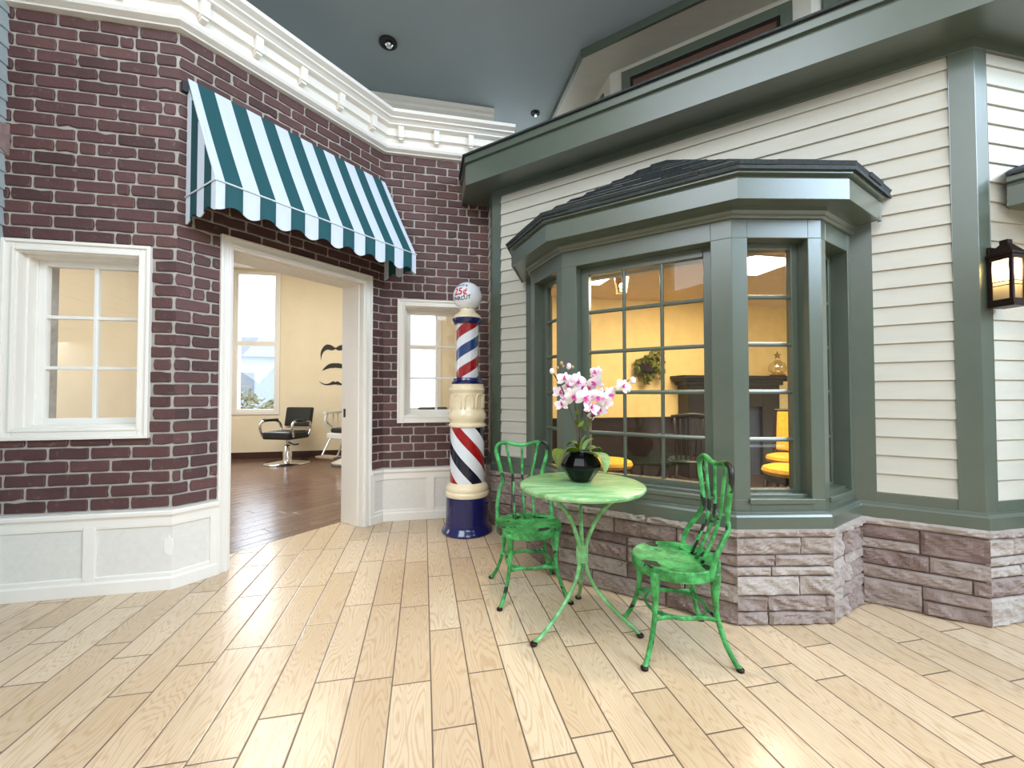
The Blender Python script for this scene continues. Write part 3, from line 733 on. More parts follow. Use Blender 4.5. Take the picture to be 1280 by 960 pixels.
# ------------------------------------------------------------ bay window
bay = empty('window_3'); struct(bay, 'sage green five sided bay window with a low shingled roof', 'bay window')
def on(parent, o, fr): o.parent = parent; o.location = fr.o; o.rotation_euler = (0, 0, fr.rz); return o
for i in range(5):
    p, q = w4p(bt[i]), w4p(bt[i + 1]); fr = Frame(p, q - p); L = (q - p).length
    m0, m1 = {0: (.055, .06), 1: (.06, .075), 2: (.102, .102), 3: (.085, .07), 4: (.06, .055)}[i]
    op = (m0, L - m1, .640, 2.032)
    fm = MB(); slab(fm, 0, L, .575, 2.15, 0, .05, [op])
    fo = on(bay, fm.build('facet_frame', M['green_trim'], bevel=.002), fr)
    rv = MB(); picture_frame(rv, (op[0] - .012, op[1] + .012, op[2] - .012, op[3] + .012), .013, .135, .002); on(fo, rv.build('reveal', M['green_trim'], bevel=.001), Frame((0, 0), (1, 0)))
    sl_ = MB(); sl_.box(op[0] - .01, op[1] + .01, -.012, .05, op[2] - .022, op[2] + .004); sl_.box(op[0], op[1], .03, .09, op[2] - .01, op[2] + .02); on(bay, sl_.build('sill', M['green_trim'], bevel=.003), fr)
    sw = .052 if i == 2 else .036
    sh = MB(); picture_frame(sh, op, sw, .130, .085)
    so = on(bay, sh.build('sash', M['green_trim'], bevel=.003), fr)
    pn = inset(op, sw); nc = 3 if i == 2 else 1; zz = [.700, .945, 1.208, 1.471, 1.735, 1.98]
    mg = MB()
    for k in range(1, nc):
        x = pn[0] + (pn[1] - pn[0]) * k / nc; mg.tube([(x, .103, pn[2]), (x, .103, pn[3])], .0115, 8)
    for z in zz[1:-1]: mg.tube([(pn[0], .100, z), (pn[1], .100, z)], .0125, 8)
    on(so, mg.build('muntin_grid', M['green_trim'], smooth='auto'), Frame((0, 0), (1, 0)))
    gl = MB(); gl.box(pn[0] - .004, pn[1] + .004, .104, .108, pn[2] - .004, pn[3] + .004); on(so, gl.build('glass_pane', M['glass_bay']), Frame((0, 0), (1, 0)))
btw = [w4p(p) for p in bt]
cb = MB(); sweep(cb, [(0, 2.132), (.012, 2.132), (.020, 2.142), (.022, 2.152), (.034, 2.166), (.036, 2.20), (0, 2.20)], btw); cb.build('frieze_moulding', M['green_trim'], bay, bevel=.001)
cb = MB(); sweep(cb, [(-.15, 2.186), (.128, 2.186), (.128, 2.176), (.142, 2.176), (.142, 2.282), (.130, 2.286), (.130, 2.296), (.158, 2.300), (.158, 2.330), (-.15, 2.330)], btw); cb.build('eave_fascia', M['green_trim'], bay, bevel=.002)
cb = MB(); cb.prism([P2(v) for v in [F4.p(-2.66, -.16)] + [w4p(p) for p in bayp(-.16)][1:5] + [F4.p(-.51, -.16)]], 2.142, 2.184); cb.build('soffit_lining', M['beige_ceiling'], bay)
# hipped roof up to one point on the wall, laid in overlapping shingle courses
apex = F4.p(-1.584, T + .004, 2.90); eb = to_wall(bayp(T + .172), T + .002)
rf = MB(); r = random.Random(21); nC = 9
for i in range(5):
    A, B = w4p(eb[i]) + V((0, 0, 2.333)), w4p(eb[i + 1]) + V((0, 0, 2.333))
    nrm = (B - A).cross(apex - A).normalized()
    if nrm.z < 0: nrm = -nrm
    rf.add([A, B, apex, A - V((0, 0, .02)), B - V((0, 0, .02)), apex - V((0, 0, .02))], [(0, 1, 2), (5, 4, 3), (1, 0, 3, 4)])
    for c in range(nC):
        t0, t1 = c / nC, min(1, (c + 1.35) / nC)
        a0, b0_ = A.lerp(apex, t0), B.lerp(apex, t0); a1, b1_ = A.lerp(apex, t1), B.lerp(apex, t1)
        n = max(1, int((b0_ - a0).length / .16))
        for k in range(n):
            u0, u1 = k / n, (k + 1) / n; th = .011 + r.uniform(0, .009); j = r.uniform(-.006, .010)
            dn = (a0 - a1).normalized() * j
            q = [a0.lerp(b0_, u0) + dn, a0.lerp(b0_, u1) + dn, a1.lerp(b1_, u1), a1.lerp(b1_, u0)]
            lo = [x + nrm * .002 for x in q]; hi = [q[0] + nrm * (th + .006), q[1] + nrm * (th + .006), q[2] + nrm * .005, q[3] + nrm * .005]
            rf.add(lo + hi, [(3, 2, 1, 0), (4, 5, 6, 7), (0, 1, 5, 4), (1, 2, 6, 5), (3, 0, 4, 7)])
rf.build('shingle_roof', M['shingle'], bay)

# the tip of a second bay eave at the right edge
F5b = Frame(F5.p(.25), D(AZ + 45 - 0)); 
cb = MB(); pth = [F5.p(.26, .0), F5.p(.40, .34), F5.p(.8, .60), F5.p(1.8, .60)]
sweep(cb, [(-.2, 2.19), (.10, 2.19), (.10, 2.18), (.115, 2.18), (.115, 2.285), (.105, 2.29), (.105, 2.30), (.13, 2.305), (.13, 2.335), (-.2, 2.335)], pth)
e2 = cb.build('trim_10', M['green_trim'], bevel=.002); struct(e2, 'tip of a second bay eave at the right edge', 'eave')
cb = MB(); sweep(cb, [(.145, 2.336), (.145, 2.350), (-.25, 2.52), (-.25, 2.50)], pth); cb.build('shingle_edge', M['shingle'], e2)

b2p = [F5.p(.42, 0), F5.p(.54, .30), F5.p(.88, .52), F5.p(1.8, .52)]      # its body, just outside the frame
w6 = empty('window_6'); struct(w6, 'second sage green bay window beyond the right edge', 'bay window')
for i in range(3):
    p, q = b2p[i], b2p[i + 1]; fr = Frame(p, q - p); L = (q - p).length; op = (.06, L - .06, .64, 2.03)
    fm = MB(); slab(fm, 0, L, .49, 2.19, 0, .05, [op]); fo = on(w6, fm.build('facet_frame', M['green_trim'], bevel=.002), fr)
    sh = MB(); picture_frame(sh, op, .036, .05, .02); on(fo, sh.build('sash', M['green_trim']), Frame((0, 0), (1, 0)))
    gl = MB(); gl.box(op[0] + .03, op[1] - .03, .034, .038, op[2] + .03, op[3] - .03); on(fo, gl.build('glass_pane', M['glass_bay']), Frame((0, 0), (1, 0)))
    mb = MB(); stones(mb, fr, L, 0, .47, 0, 0, random.Random(40 + i)); o = mb.build('stone_facing', [M['stone_joint'], M['stone']], w6); o.location = fr.p(0, .02); o.rotation_euler = (0, 0, fr.rz)

# ------------------------------------------------------------ dormer above the roof
dn_ = -.896; ds = [(-3.05, -1.65), (-2.294, dn_), (-.637, dn_), (.12, -1.65)]
dp = [F4.p(*p) for p in ds]
cb = MB(); sweep(cb, [(0, 3.2), (0, 4.46), (-.12, 4.46), (-.12, 3.2)], dp)
dm = cb.build('wall_dormer', M['siding']); struct(dm, 'cream dormer wall with green windows above the eave', 'wall')
cb = MB(); sweep(cb, [(-.02, 4.44), (.355, 4.44), (.355, 4.46), (-.02, 4.46)], dp); cb.build('soffit', M['siding'], dm)
cb = MB(); sweep(cb, [(.345, 4.425), (.372, 4.425), (.372, 4.499), (.345, 4.499)], dp); cb.build('fascia', M['green_trim'], dm)
def dormer_window(fr, x0, x1, zt):
    mb = MB(); picture_frame(mb, (x0, x1, 3.3, zt), .085, -.001, -.022); fo = on(dm, mb.build('window_frame', M['green_trim'], bevel=.002), fr)
    mb = MB(); picture_frame(mb, (x0 + .08, x1 - .08, 3.38, zt - .08), .03, -.001, -.012); on(fo, mb.build('sash', M['black_wood']), Frame((0, 0), (1, 0)))
    mb = MB(); mb.box(x0 + .1, x1 - .1, -.006, -.002, 3.4, zt - .1); on(fo, mb.build('glass_pane', M['dormer_glass']), Frame((0, 0), (1, 0)))
m_, t_, b_ = nt('dormer_glass'); b_.inputs['Base Color'].default_value = (*s2l(96, 70, 60), 1); b_.inputs['Roughness'].default_value = .08; M['dormer_glass'] = m_
fd = Frame(dp[1], dp[2] - dp[1]); dormer_window(fd, .125, 1.535, 4.385)
fd = Frame(dp[0], dp[1] - dp[0]); dormer_window(fd, .12, .93, 4.33)
fd = Frame(dp[2], dp[3] - dp[2]); dormer_window(fd, .10, .95, 4.385)
cb = MB(); cb.prism([P2(v) for v in [F4.p(-3.1, -.02), F4.p(0, -.02), F5.p(1.8, 0), F5.p(1.8, -2.5), F4.p(-3.1, -2.2)]], 3.30, 3.33)
struct(cb.build('roof_house', M['shingle']), 'dark low roof behind the main eave', 'roof')

# ================================================================= THINGS
# ------------------------------------------------------------ striped awning
AW0, AW1, AZT, AZB, AE = .037, 1.625, 3.232, 2.462, .43
aw = empty('awning', frame=F2)
tag(aw, 'green and white striped fabric awning over the doorway', 'awning')
def awning_mat():
    m, t, b = nt('striped_canvas'); sp = node(t, 'ShaderNodeSeparateXYZ'); t.links.new(coords(t), sp.inputs[0])
    u = mth(t, 'FRACT', mth(t, 'DIVIDE', mth(t, 'SUBTRACT', sp.outputs[0], AW0 + .0496), .1985)); k = mth(t, 'LESS_THAN', u, .5)
    inside = mth(t, 'MULTIPLY', mth(t, 'GREATER_THAN', sp.outputs[0], AW0 + .0496), mth(t, 'LESS_THAN', sp.outputs[0], AW1 - .0496))
    k = mth(t, 'MULTIPLY', k, inside)
    c = mix(t, k, s2l(208, 215, 225), s2l(22, 80, 86)); t.links.new(c, b.inputs['Base Color']); b.inputs['Roughness'].default_value = .75
    bump(t, b, tex(t, 300, 2), .1, .001); return m
def awning_side_mat():
    m, t, b = nt('striped_canvas_side'); sp = node(t, 'ShaderNodeSeparateXYZ'); t.links.new(coords(t), sp.inputs[0])
    u = mth(t, 'FRACT', mth(t, 'DIVIDE', mth(t, 'ADD', mth(t, 'MULTIPLY', sp.outputs[1], -1.0), -.075), .1985)); k = mth(t, 'LESS_THAN', u, .5)
    k = mth(t, 'MULTIPLY', k, mth(t, 'GREATER_THAN', mth(t, 'MULTIPLY', sp.outputs[1], -1.0), .075))
    c = mix(t, k, s2l(208, 215, 225), s2l(18, 70, 76)); t.links.new(c, b.inputs['Base Color']); b.inputs['Roughness'].default_value = .75; return m
M['canvas'] = awning_mat(); M['canvas_side'] = awning_side_mat()
def scallop(s, amp=.020): # wavy hem, one wave per pair of stripes
    return -amp * math.cos(2 * math.pi * (s - AW0 - .0496 - .05) / .1985)
def sheet(mb, rows, th):      # rows of points -> thin closed sheet; th = thickness vector
    nr, nc = len(rows), len(rows[0]); vs = [p for row in rows for p in row]; n = len(vs)
    vs2 = [tuple(V(p) + th) for p in vs]; fs = []
    for j in range(nr - 1):
        for i in range(nc - 1):
            a, b, c, d = j * nc + i, j * nc + i + 1, (j + 1) * nc + i + 1, (j + 1) * nc + i
            fs += [(a, b, c, d), (n + d, n + c, n + b, n + a)]
    ring = list(range(nc)) + [j * nc + nc - 1 for j in range(1, nr)] + [(nr - 1) * nc + i for i in range(nc - 2, -1, -1)] + [j * nc for j in range(nr - 2, 0, -1)]
    m = len(ring)
    for k in range(m): a, b = ring[k], ring[(k + 1) % m]; fs.append((b, a, n + a, n + b))
    mb.add(vs + vs2, fs)
N = 96; xs = [AW0 + (AW1 - AW0) * i / N for i in range(N + 1)]
mb = MB(); sheet(mb, [[(x, -.012 - (AE - .012) * t, AZT + (AZB - AZT) * t - .012 * math.sin(math.pi * t)) for x in xs] for t in [k / 8 for k in range(9)]], V((0, .006, -.004)))
mb.build('canopy', M['canvas'], aw, smooth='auto')
mb = MB(); sheet(mb, [[(x, -AE - .002 - .003 * math.sin(2 * math.pi * (x - AW0) / .0992) * (1 - t), AZB - .012 - (.148 + scallop(x)) * (1 - t)) for x in xs] for t in (1, .75, .5, .25, 0)], V((0, .005, 0)))
mb.build('valance', M['canvas'], aw, smooth='auto')
for x, sgn, kd in ((AW0, 1, 'side'), (AW1 - .006, 1, 'side')):
    ys = [(-.004 - (AE - .004) * i / 24) for i in range(25)]
    mb = MB(); sheet(mb, [[(x, y, (AZT - .035 + (AZB - AZT + .02) * ((-y) / AE)) * t + (AZB - .01) * (1 - t)) for y in ys] for t in (1, .66, .33, 0)], V((.006, 0, 0)))
    sd = mb.build('side_panel', M['canvas_side'], aw, smooth='auto')
    mb = MB(); sheet(mb, [[(x, y, AZB - .010 - (.150 - .020 * math.cos(2 * math.pi * (-y - .125) / .1985)) * (1 - t)) for y in ys] for t in (1, .5, 0)], V((.006, 0, 0)))
    mb.build('side_valance', M['canvas_side'], sd, smooth='auto')
mb = MB(); mb.tube([(AW0 - .004, -.005, AZB - .005), (AW0 - .005, -AE - .004, AZB - .005), (AW1 + .005, -AE - .004, AZB - .005), (AW1 + .004, -.005, AZB - .005)], .0055, 6)
mb.build('cord', M['rope'], aw)
mb = MB()
for x in (AW0 + .02, (AW0 + AW1) / 2, AW1 - .02): mb.tube([(x, -.01, AZB + .02), (x, -AE + .02, AZB + .01), (x, -.02, AZT - .05)], .010, 6)
mb.tube([(AW0 + .02, -AE + .02, AZB + .01), (AW1 - .02, -AE + .02, AZB + .01)], .010, 6)
mb.build('support_frame', M['dark_metal'], aw)
mb = MB(); mb.box(AW0 - .035, AW0 - .002, -.03, 0, 3.13, 3.19); mb.build('wall_bracket', M['dark_metal'], aw)

# ------------------------------------------------------------ barber pole
pc = V((-.395, 3.70, 0)); bp = empty('barber_pole', pc, math.atan2(-pc.y, -pc.x) + math.pi)
bp.rotation_euler = (0, 0, math.atan2(-3.7, .395))   # local +x looks at the eye
tag(bp, 'tall red white and blue striped barber pole topped by a white globe', 'barber pole')
def helix_mat(name, turns, period, sign, z0, ph, cols, rough=.12):
    m, t, b = nt(name); sp = node(t, 'ShaderNodeSeparateXYZ'); t.links.new(coords(t), sp.inputs[0])
    a = mth(t, 'DIVIDE', mth(t, 'ARCTAN2', sp.outputs[1], sp.outputs[0]), 2 * math.pi)
    f = mth(t, 'FRACT', mth(t, 'ADD', mth(t, 'ADD', mth(t, 'MULTIPLY', a, turns * sign), mth(t, 'DIVIDE', mth(t, 'SUBTRACT', sp.outputs[2], z0), period)), ph + 10))
    c = ramp(t, f, cols, 'CONSTANT'); t.links.new(c, b.inputs['Base Color']); b.inputs['Roughness'].default_value = rough; b.inputs['Coat Weight'].default_value = .4; return m
rd, wh, nv = s2l(158, 14, 22), s2l(226, 230, 236), s2l(14, 18, 44)
M['lower_stripes'] = helix_mat('lower_stripes', 2, .50, 1, .5, .54, [(0, rd), (.23, wh), (.5, nv), (.73, wh)])
M['upper_stripes'] = helix_mat('upper_stripes', 1, .36, -1, 1.3, .80, [(0, rd), (.26, wh), (.5, s2l(26, 62, 120)), (.76, wh)], .1)
def lathe_part(name, prof, mat, parent, n=48): mb = MB(); mb.lathe(prof, n); return mb.build(name, mat, parent, smooth='auto')
lathe_part('base', [(.216, .0), (.222, .012), (.216, .030), (.198, .050), (.190, .075), (.186, .10), (.183, .30), (.182, .312), (.17, .316)], M['navy'], bp)
mb = MB(); mb.box(.186, .193, -.004, .004, .06, .31); mb.build('seam', M['navy'], bp)
lathe_part('lower_collar', [(.17, .312), (.186, .316), (.192, .335), (.190, .352), (.182, .362), (.186, .372), (.184, .392), (.176, .408), (.166, .420), (.156, .432), (.14, .436)], M['pole_cream'], bp)
lathe_part('striped_column', [(.150, .43), (.152, .45), (.150, .90), (.146, .915), (.14, .915)], M['lower_stripes'], bp)
dr = lathe_part('drum', [(.13, .905), (.155, .91), (.166, .918), (.166, .932), (.158, .940), (.150, .948), (.150, .958), (.160, .975), (.166, .995), (.166, 1.02), (.156, 1.045), (.147, 1.065), (.146, 1.20), (.150, 1.215), (.156, 1.222), (.158, 1.236), (.150, 1.246), (.146, 1.262), (.146, 1.282), (.13, 1.286)], M['pole_cream'], bp)
for k in range(9):                               # raised arches round the drum
    a0 = 2 * math.pi * k / 9 + .1; mb = MB(); pts = []
    for q in range(15):
        g = q / 14
        if g < .3: u, z = -1, 1.07 + .085 * g / .3
        elif g > .7: u, z = 1, 1.07 + .085 * (1 - g) / .3
        else: b_ = math.pi * (g - .3) / .4; u, z = -math.cos(b_), 1.155 + .04 * math.sin(b_)
        an = a0 + u * .24; rr = .149; pts.append((rr * math.cos(an), rr * math.sin(an), z))
    mb.tube(pts, .0065, 6); mb.build('arch', M['pole_cream'], dr, smooth=True)
lathe_part('blue_collar', [(.12, 1.28), (.137, 1.284), (.141, 1.296), (.137, 1.306), (.126, 1.316), (.122, 1.334), (.11, 1.34)], M['navy'], bp)
lathe_part('striped_cylinder', [(.098, 1.335), (.098, 1.815)], M['upper_stripes'], bp)
m_ = glass('pole_glass', .05); M['pole_glass'] = m_
mb = MB(); mb.lathe([(.105, 1.335), (.105, 1.815)], 40); mb.build('glass_sleeve', M['pole_glass'], bp, smooth='auto')
lathe_part('blue_cap', [(.10, 1.808), (.118, 1.812), (.130, 1.830), (.136, 1.846), (.136, 1.856), (.128, 1.862), (.11, 1.864)], M['navy'], bp)
lathe_part('cream_dome', [(.128, 1.860), (.128, 1.868), (.118, 1.886), (.100, 1.902), (.080, 1.918), (.068, 1.934), (.064, 1.946), (.05, 1.946)], M['pole_cream'], bp)
GC, GR = 2.060, .127
mb = MB(); mb.ball((0, 0, GC), GR, 24); gl = mb.build('globe', M['globe_white'], bp, smooth=True)
mb = MB(); mb.lathe([(.004, 1.93), (.004, 1.955)], 8, (.062, 0, 0)); mb.build('set_screw', M['bronze'], gl)
def globe_text(txt, size, lat, arc, mat, lon0, slant=0):
    cu = bpy.data.curves.new('lettering', 'FONT'); cu.body = txt; cu.size = size; cu.align_x = 'CENTER'; cu.align_y = 'CENTER'; cu.offset = size * .026; cu.resolution_u = 3
    o = bpy.data.objects.new('lettering', cu); COL.objects.link(o); bpy.context.view_layer.update()
    me = bpy.data.meshes.new_from_object(o.evaluated_get(bpy.context.evaluated_depsgraph_get())); bpy.data.objects.remove(o)
    import bmesh
    bm = bmesh.new(); bm.from_mesh(me); bmesh.ops.triangulate(bm, faces=bm.faces[:])
    for _ in range(2): bmesh.ops.subdivide_edges(bm, edges=[e for e in bm.edges if e.calc_length() > .012], cuts=1)
    for v in bm.verts:
        x, y = v.co.x, v.co.y
        lo = lon0 + x / GR; la = lat + y / GR + arc * (x / GR) ** 2 + slant * x / GR
        rr = GR + .0009; v.co = (rr * math.cos(la) * math.cos(lo), rr * math.cos(la) * math.sin(lo), GC + rr * math.sin(la))
    bm.to_mesh(me); bm.free(); me.materials.clear(); me.materials.append(mat)
    t = bpy.data.objects.new('lettering', me); COL.objects.link(t); t.parent = gl; return t
LON = R(-30)
globe_text('SHAVE &', .036, R(38), -.20, M['text_navy'], LON)
globe_text('25¢', .088, R(9), -.05, M['text_red'], LON)
globe_text('HAIRCUT', .045, R(-18), .22, M['text_navy'], LON)

# ------------------------------------------------------------ bistro table
tb = empty('bistro_table', (.362, 2.19, 0)); tag(tb, 'round pale green metal bistro table with three curved legs', 'table')
TZ = .735; TR = .322
mb = MB(); mb.lathe([(.02, TZ - .030), (TR - .03, TZ - .030), (TR - .008, TZ - .026), (TR, TZ - .014), (TR - .002, TZ - .006), (TR - .012, TZ), (.05, TZ), (.001, TZ)], 72); mb.build('tabletop', M['tabletop'], tb, smooth='auto')
feet = [(.101 - .362, 2.018 - 2.19), (.628 - .362, 2.088 - 2.19), (.385 - .362, 2.475 - 2.19)]
for fx, fy in feet:
    d = V((fx, fy, 0)); L = d.length; d.normalize()
    prof = [(.24, .700), (.20, .690), (.135, .635), (.075, .555), (.032, .455), (.019, .395), (.019, .35), (.024, .30), (.05, .235), (.105, .165), (.18, .095), (.255, .04), (L, .014)]
    mb = MB(); mb.tube(spline([(d.x * a, d.y * a, z) for a, z in prof], 6), .0105, 10); lg = mb.build('leg', M['table_green'], tb, smooth=True)
    mb = MB(); mb.ball((d.x * L, d.y * L, .012), .016, 8, (1.2, 1.2, .75)); mb.build('foot', M['bronze'], lg, smooth=True)
mb = MB(); mb.lathe([(.026, .33), (.031, .333), (.031, .412), (.026, .415)], 20); mb.build('collar', M['table_green'], tb, smooth='auto')

# ------------------------------------------------------------ worn green parlour chairs (front = -y)
def make_chair(name, mat):
    root = empty(name); SZ = .415; SR = .200
    mb = MB(); mb.lathe([(.01, SZ - .012), (SR - .03, SZ - .010), (SR - .012, SZ - .002), (SR - .004, SZ + .002), (SR, SZ - .002), (SR, SZ - .046), (SR - .006, SZ - .050), (SR - .010, SZ - .046), (SR - .010, SZ - .016), (.01, SZ - .018)], 56)
    st = mb.build('seat', mat, root, smooth='auto')
    for sx, sy in ((-1, -1), (1, -1), (-1, 1), (1, 1)):
        a = V((sx, sy, 0)).normalized()
        prof = [(.186, .392), (.190, .34), (.188, .28), (.192, .22), (.206, .16), (.232, .09), (.268, .030), (.288, .008)]
        mb = MB(); path = spline([(a.x * q, a.y * q, z) for q, z in prof], 5); n = len(path)
        rad = [.026 - .0145 * min(1, k / (n * .40)) + (.002 if k > n - 4 else 0) for k in range(n)]
        rad = [max(r_, .0115) for r_ in rad]
        mb.tube(path, rad, 10); lg = mb.build('leg', mat, root, smooth=True)
        mb = MB(); mb.lathe([(.012, 0), (.017, .003), (.017, .012), (.011, .018)], 14, (a.x * .289, a.y * .289, 0)); mb.build('foot_cap', M['bronze'], lg, smooth='auto')
    mb = MB()                                    # hoop stretcher with four straps to the legs
    ring = [(.138 * math.cos(2 * math.pi * k / 40), .138 * math.sin(2 * math.pi * k / 40), .188) for k in range(41)]
    mb.tube(ring, .011, 8, .45)
    for k in range(4):
        a = math.pi / 4 + k * math.pi / 2
        for sg in (-1, 1):
            mb.tube(spline([(.138 * math.cos(a + sg * .42), .138 * math.sin(a + sg * .42), .188), (.158 * math.cos(a + sg * .2), .158 * math.sin(a + sg * .2), .188), (.196 * math.cos(a + sg * .03), .196 * math.sin(a + sg * .03), .186)], 4), .010, 8, .45)
    mb.build('stretcher', mat, root, smooth=True)
    by = .104; lean = .115
    def bk(x, z):
        k = max(0, min(1, (z - SZ) / .20)); k = k * k * (3 - 2 * k)
        return (x, by - .012 + .085 * k + (z - SZ) * .02 + .012 * (1 if abs(x) < .12 else (1 - (abs(x) - .12) * 6)), z)
    left = [(-.172, SZ - .035), (-.175, SZ + .06), (-.150, SZ + .17), (-.128, SZ + .215), (-.142, SZ + .29), (-.165, SZ + .375), (-.172, SZ + .425), (-.150, SZ + .458), (-.105, SZ + .465), (-.05, SZ + .452), (0, SZ + .446)]
    full = left + [(-x, z) for x, z in left[-2::-1]]
    mb = MB(); mb.tube(spline([bk(x, z) for x, z in full], 6), .0125, 10); mb.build('back_frame', mat, root, smooth=True)
    for x0, x1, x2, zt in ((-.062, -.060, -.108, SZ + .462), (0, 0, 0, SZ + .446), (.062, .060, .108, SZ + .462)):
        mb = MB(); pts = [bk(x0, SZ - .01), bk(x0, SZ + .12), bk(x1, SZ + .22), bk((x1 + x2) / 2 - 0, SZ + .34), bk(x2, zt)]
        mb.tube(spline(pts, 6), .0085, 8); mb.build('back_spindle', mat, root, smooth=True)
    return root
ch = make_chair('parlour_chair', M['chair_green'])
tag(ch, 'worn green metal chair on the right, its back to the bay window corner', 'chair', 'green parlour chairs at the table')
ch.location = (.785, 2.045, 0); ch.rotation_euler = (0, 0, R(-92))
c2 = copy_tree(ch); c2.location = (.098, 2.585, 0); c2.rotation_euler = (0, 0, R(9.5))
c2['label'] = 'worn green metal chair behind the table, beside the barber pole'

# ------------------------------------------------------------ orchid in a black pot
po = empty('potted_orchid', (.366, 2.235, TZ + .001)); tag(po, 'pink and white orchid in a faceted black pot on the green table', 'potted orchid')
mb = MB(); mb.lathe([(.040, 0), (.055, .003), (.060, .012), (.100, .066), (.107, .082), (.104, .096), (.084, .130), (.058, .152), (.046, .158), (.044, .170), (.036, .172), (.034, .16), (.03, .15)], 12)
mb.build('pot', M['black_gloss'], po, bevel=.006)
mb = MB(); mb.lathe([(.034, .145), (.034, .156), (.01, .16)], 16); mb.build('soil', M['stem'], po)
def leaf(base, tip, wd, droop, mat, twist=0, n=12):
    b_, t_ = V(base), V(tip); ax = t_ - b_; side = ax.cross(V((0, 0, 1)))
    side = side.normalized() if side.length > 1e-4 else V((1, 0, 0)); side = (Matrix.Rotation(twist, 3, ax.normalized()) @ side)
    nrm = side.cross(ax).normalized(); rows = []
    for i in range(n + 1):
        t = i / n; wdt = wd * math.sin(math.pi * min(1, .08 + t * .92)) ** .6 * (1 - .25 * t) if i < n else .002
        c = b_ + ax * t + nrm * (droop * math.sin(math.pi * t * .9))
        rows.append([tuple(c + side * wdt * u + nrm * (abs(u) * wdt * .35)) for u in (-1, -.5, 0, .5, 1)])
    mb = MB(); sheet(mb, rows, nrm * -.003); return mb.build('leaf', mat, po, smooth='auto')
for a in (((-.02, -.02, .150), (-.118, -.085, .070), .078, .062, 'leaf', .2), ((.02, -.02, .15), (.090, -.105, .045), .064, .055, 'leaf_pale', -.2), ((-.01, .01, .155), (-.075, .05, .165), .03, .04, 'leaf', 0),
          ((.02, .0, .15), (.105, .03, .105), .035, .05, 'leaf', 0), ((0, -.015, .155), (.022, -.035, .245), .028, .01, 'leaf', .4), ((.012, -.01, .155), (.062, -.03, .225), .026, .015, 'leaf_pale', -.3), ((-.01, 0, .16), (-.045, -.04, .205), .015, .01, 'leaf', 0)):
    leaf(a[0], a[1], a[2], a[3], M[a[4]], a[5])
for pts, rad in (([(-.005, 0, .15), (-.02, -.01, .25), (-.055, -.02, .36), (-.098, -.02, .48), (-.13, -.01, .545), (-.148, 0, .575)], .0038), ([(.012, 0, .15), (.03, 0, .23), (.06, -.01, .34), (.105, -.02, .435), (.17, -.03, .49), (.215, -.03, .512), (.25, -.03, .535)], .0032),
                 ([(0, .01, .15), (.0, .02, .27), (.02, .02, .40), (.04, .03, .52)], .0045), ([(-.01, .012, .15), (-.012, .02, .28), (-.03, .02, .42), (-.05, .03, .5)], .0045)):
    mb = MB(); mb.tube(spline(pts, 6), rad, 7); mb.build('stem', M['stem'], po, smooth=True)
mb = MB(); r = random.Random(4)                  # dark leafage under the blossoms
for k in range(14):
    c = V((r.uniform(-.03, .06), r.uniform(0, .05), r.uniform(.26, .38))); d = V((r.uniform(-1, 1), r.uniform(-1, .3), r.uniform(.2, 1))).normalized() * .045; s_ = d.cross(V((.3, 1, .2))).normalized() * .013
    sheet(mb, [[tuple(c - s_ * .3), tuple(c + s_ * .3)], [tuple(c + d * .5 - s_), tuple(c + d * .5 + s_)], [tuple(c + d - s_ * .2), tuple(c + d + s_ * .2)]], V((0, .002, 0)))
mb.build('foliage', M['leaf'], po)
def petal(mb, M3, c, ang, ln, wd, cup):
    rows = []
    for i in range(6):
        t = i / 5; w_ = wd * (math.sin(math.pi * (.10 + .86 * t)) ** .7)
        row = []
        for u in (-1, -.5, 0, .5, 1):
            p = V((u * w_, ln * t, cup * t * t * 1.2 - abs(u) ** 2 * w_ * .25)); p = Matrix.Rotation(ang, 3, 'Z') @ p; row.append(tuple(c + M3 @ p))
        rows.append(row)
    sheet(mb, rows, M3 @ V((0, 0, -.0012)))
def flower(c, face, sz):
    M3 = V(face).normalized().to_track_quat('Z', 'Y').to_matrix(); c = V(c); mb = MB(); roll = math.sin(c.x * 913 + c.z * 377) * .7
    for k, a in enumerate((0, 2.2, -2.2)): petal(mb, M3, c, a + roll, sz * .95, sz * .30, -.10 * sz)
    for a in (1.25, -1.25): petal(mb, M3, c + M3 @ V((0, 0, .002)), a + roll, sz, sz * .50, .08 * sz)
    f = mb.build('flower', M['petal'], po, smooth='auto')
    mb = MB()
    for a, l in ((math.pi, .42), (2.4, .28), (-2.4, .28), (.4, .18)): petal(mb, M3, c + M3 @ V((0, 0, .006)), a + roll, sz * l, sz * .13, .35 * sz)
    mb.ball(c + M3 @ V((0, 0, .010)), sz * .12, 6); mb.build('lip', M['lip'], f, smooth='auto')
r = random.Random(17)
for px, py, dy, sz in ((706, 474, 0, .050), (722, 477, -.04, .058), (700, 491, .02, .048), (716, 495, -.05, .055), (744, 479, .02, .056), (731, 497, -.06, .060), (748, 497, -.05, .056), (739, 510, -.04, .052), (757, 503, -.02, .046),
                       (745, 466, .05, .046), (762, 493, -.02, .048), (779, 483, -.03, .046), (727, 484, .04, .056), (702, 506, .0, .042), (750, 512, .0, .044), (711, 484, .05, .05), (736, 486, .05, .05), (742, 518, .03, .04)):
    Y = 2.2 + dy; x = (px - 640) * Y / FPX - .366; z = (492 - py) * Y / FPX + EYE - TZ
    flower((x, Y - 2.235, z), (r.uniform(-1.0, .8) - .1, -1, r.uniform(-.5, .7)), sz * .94)
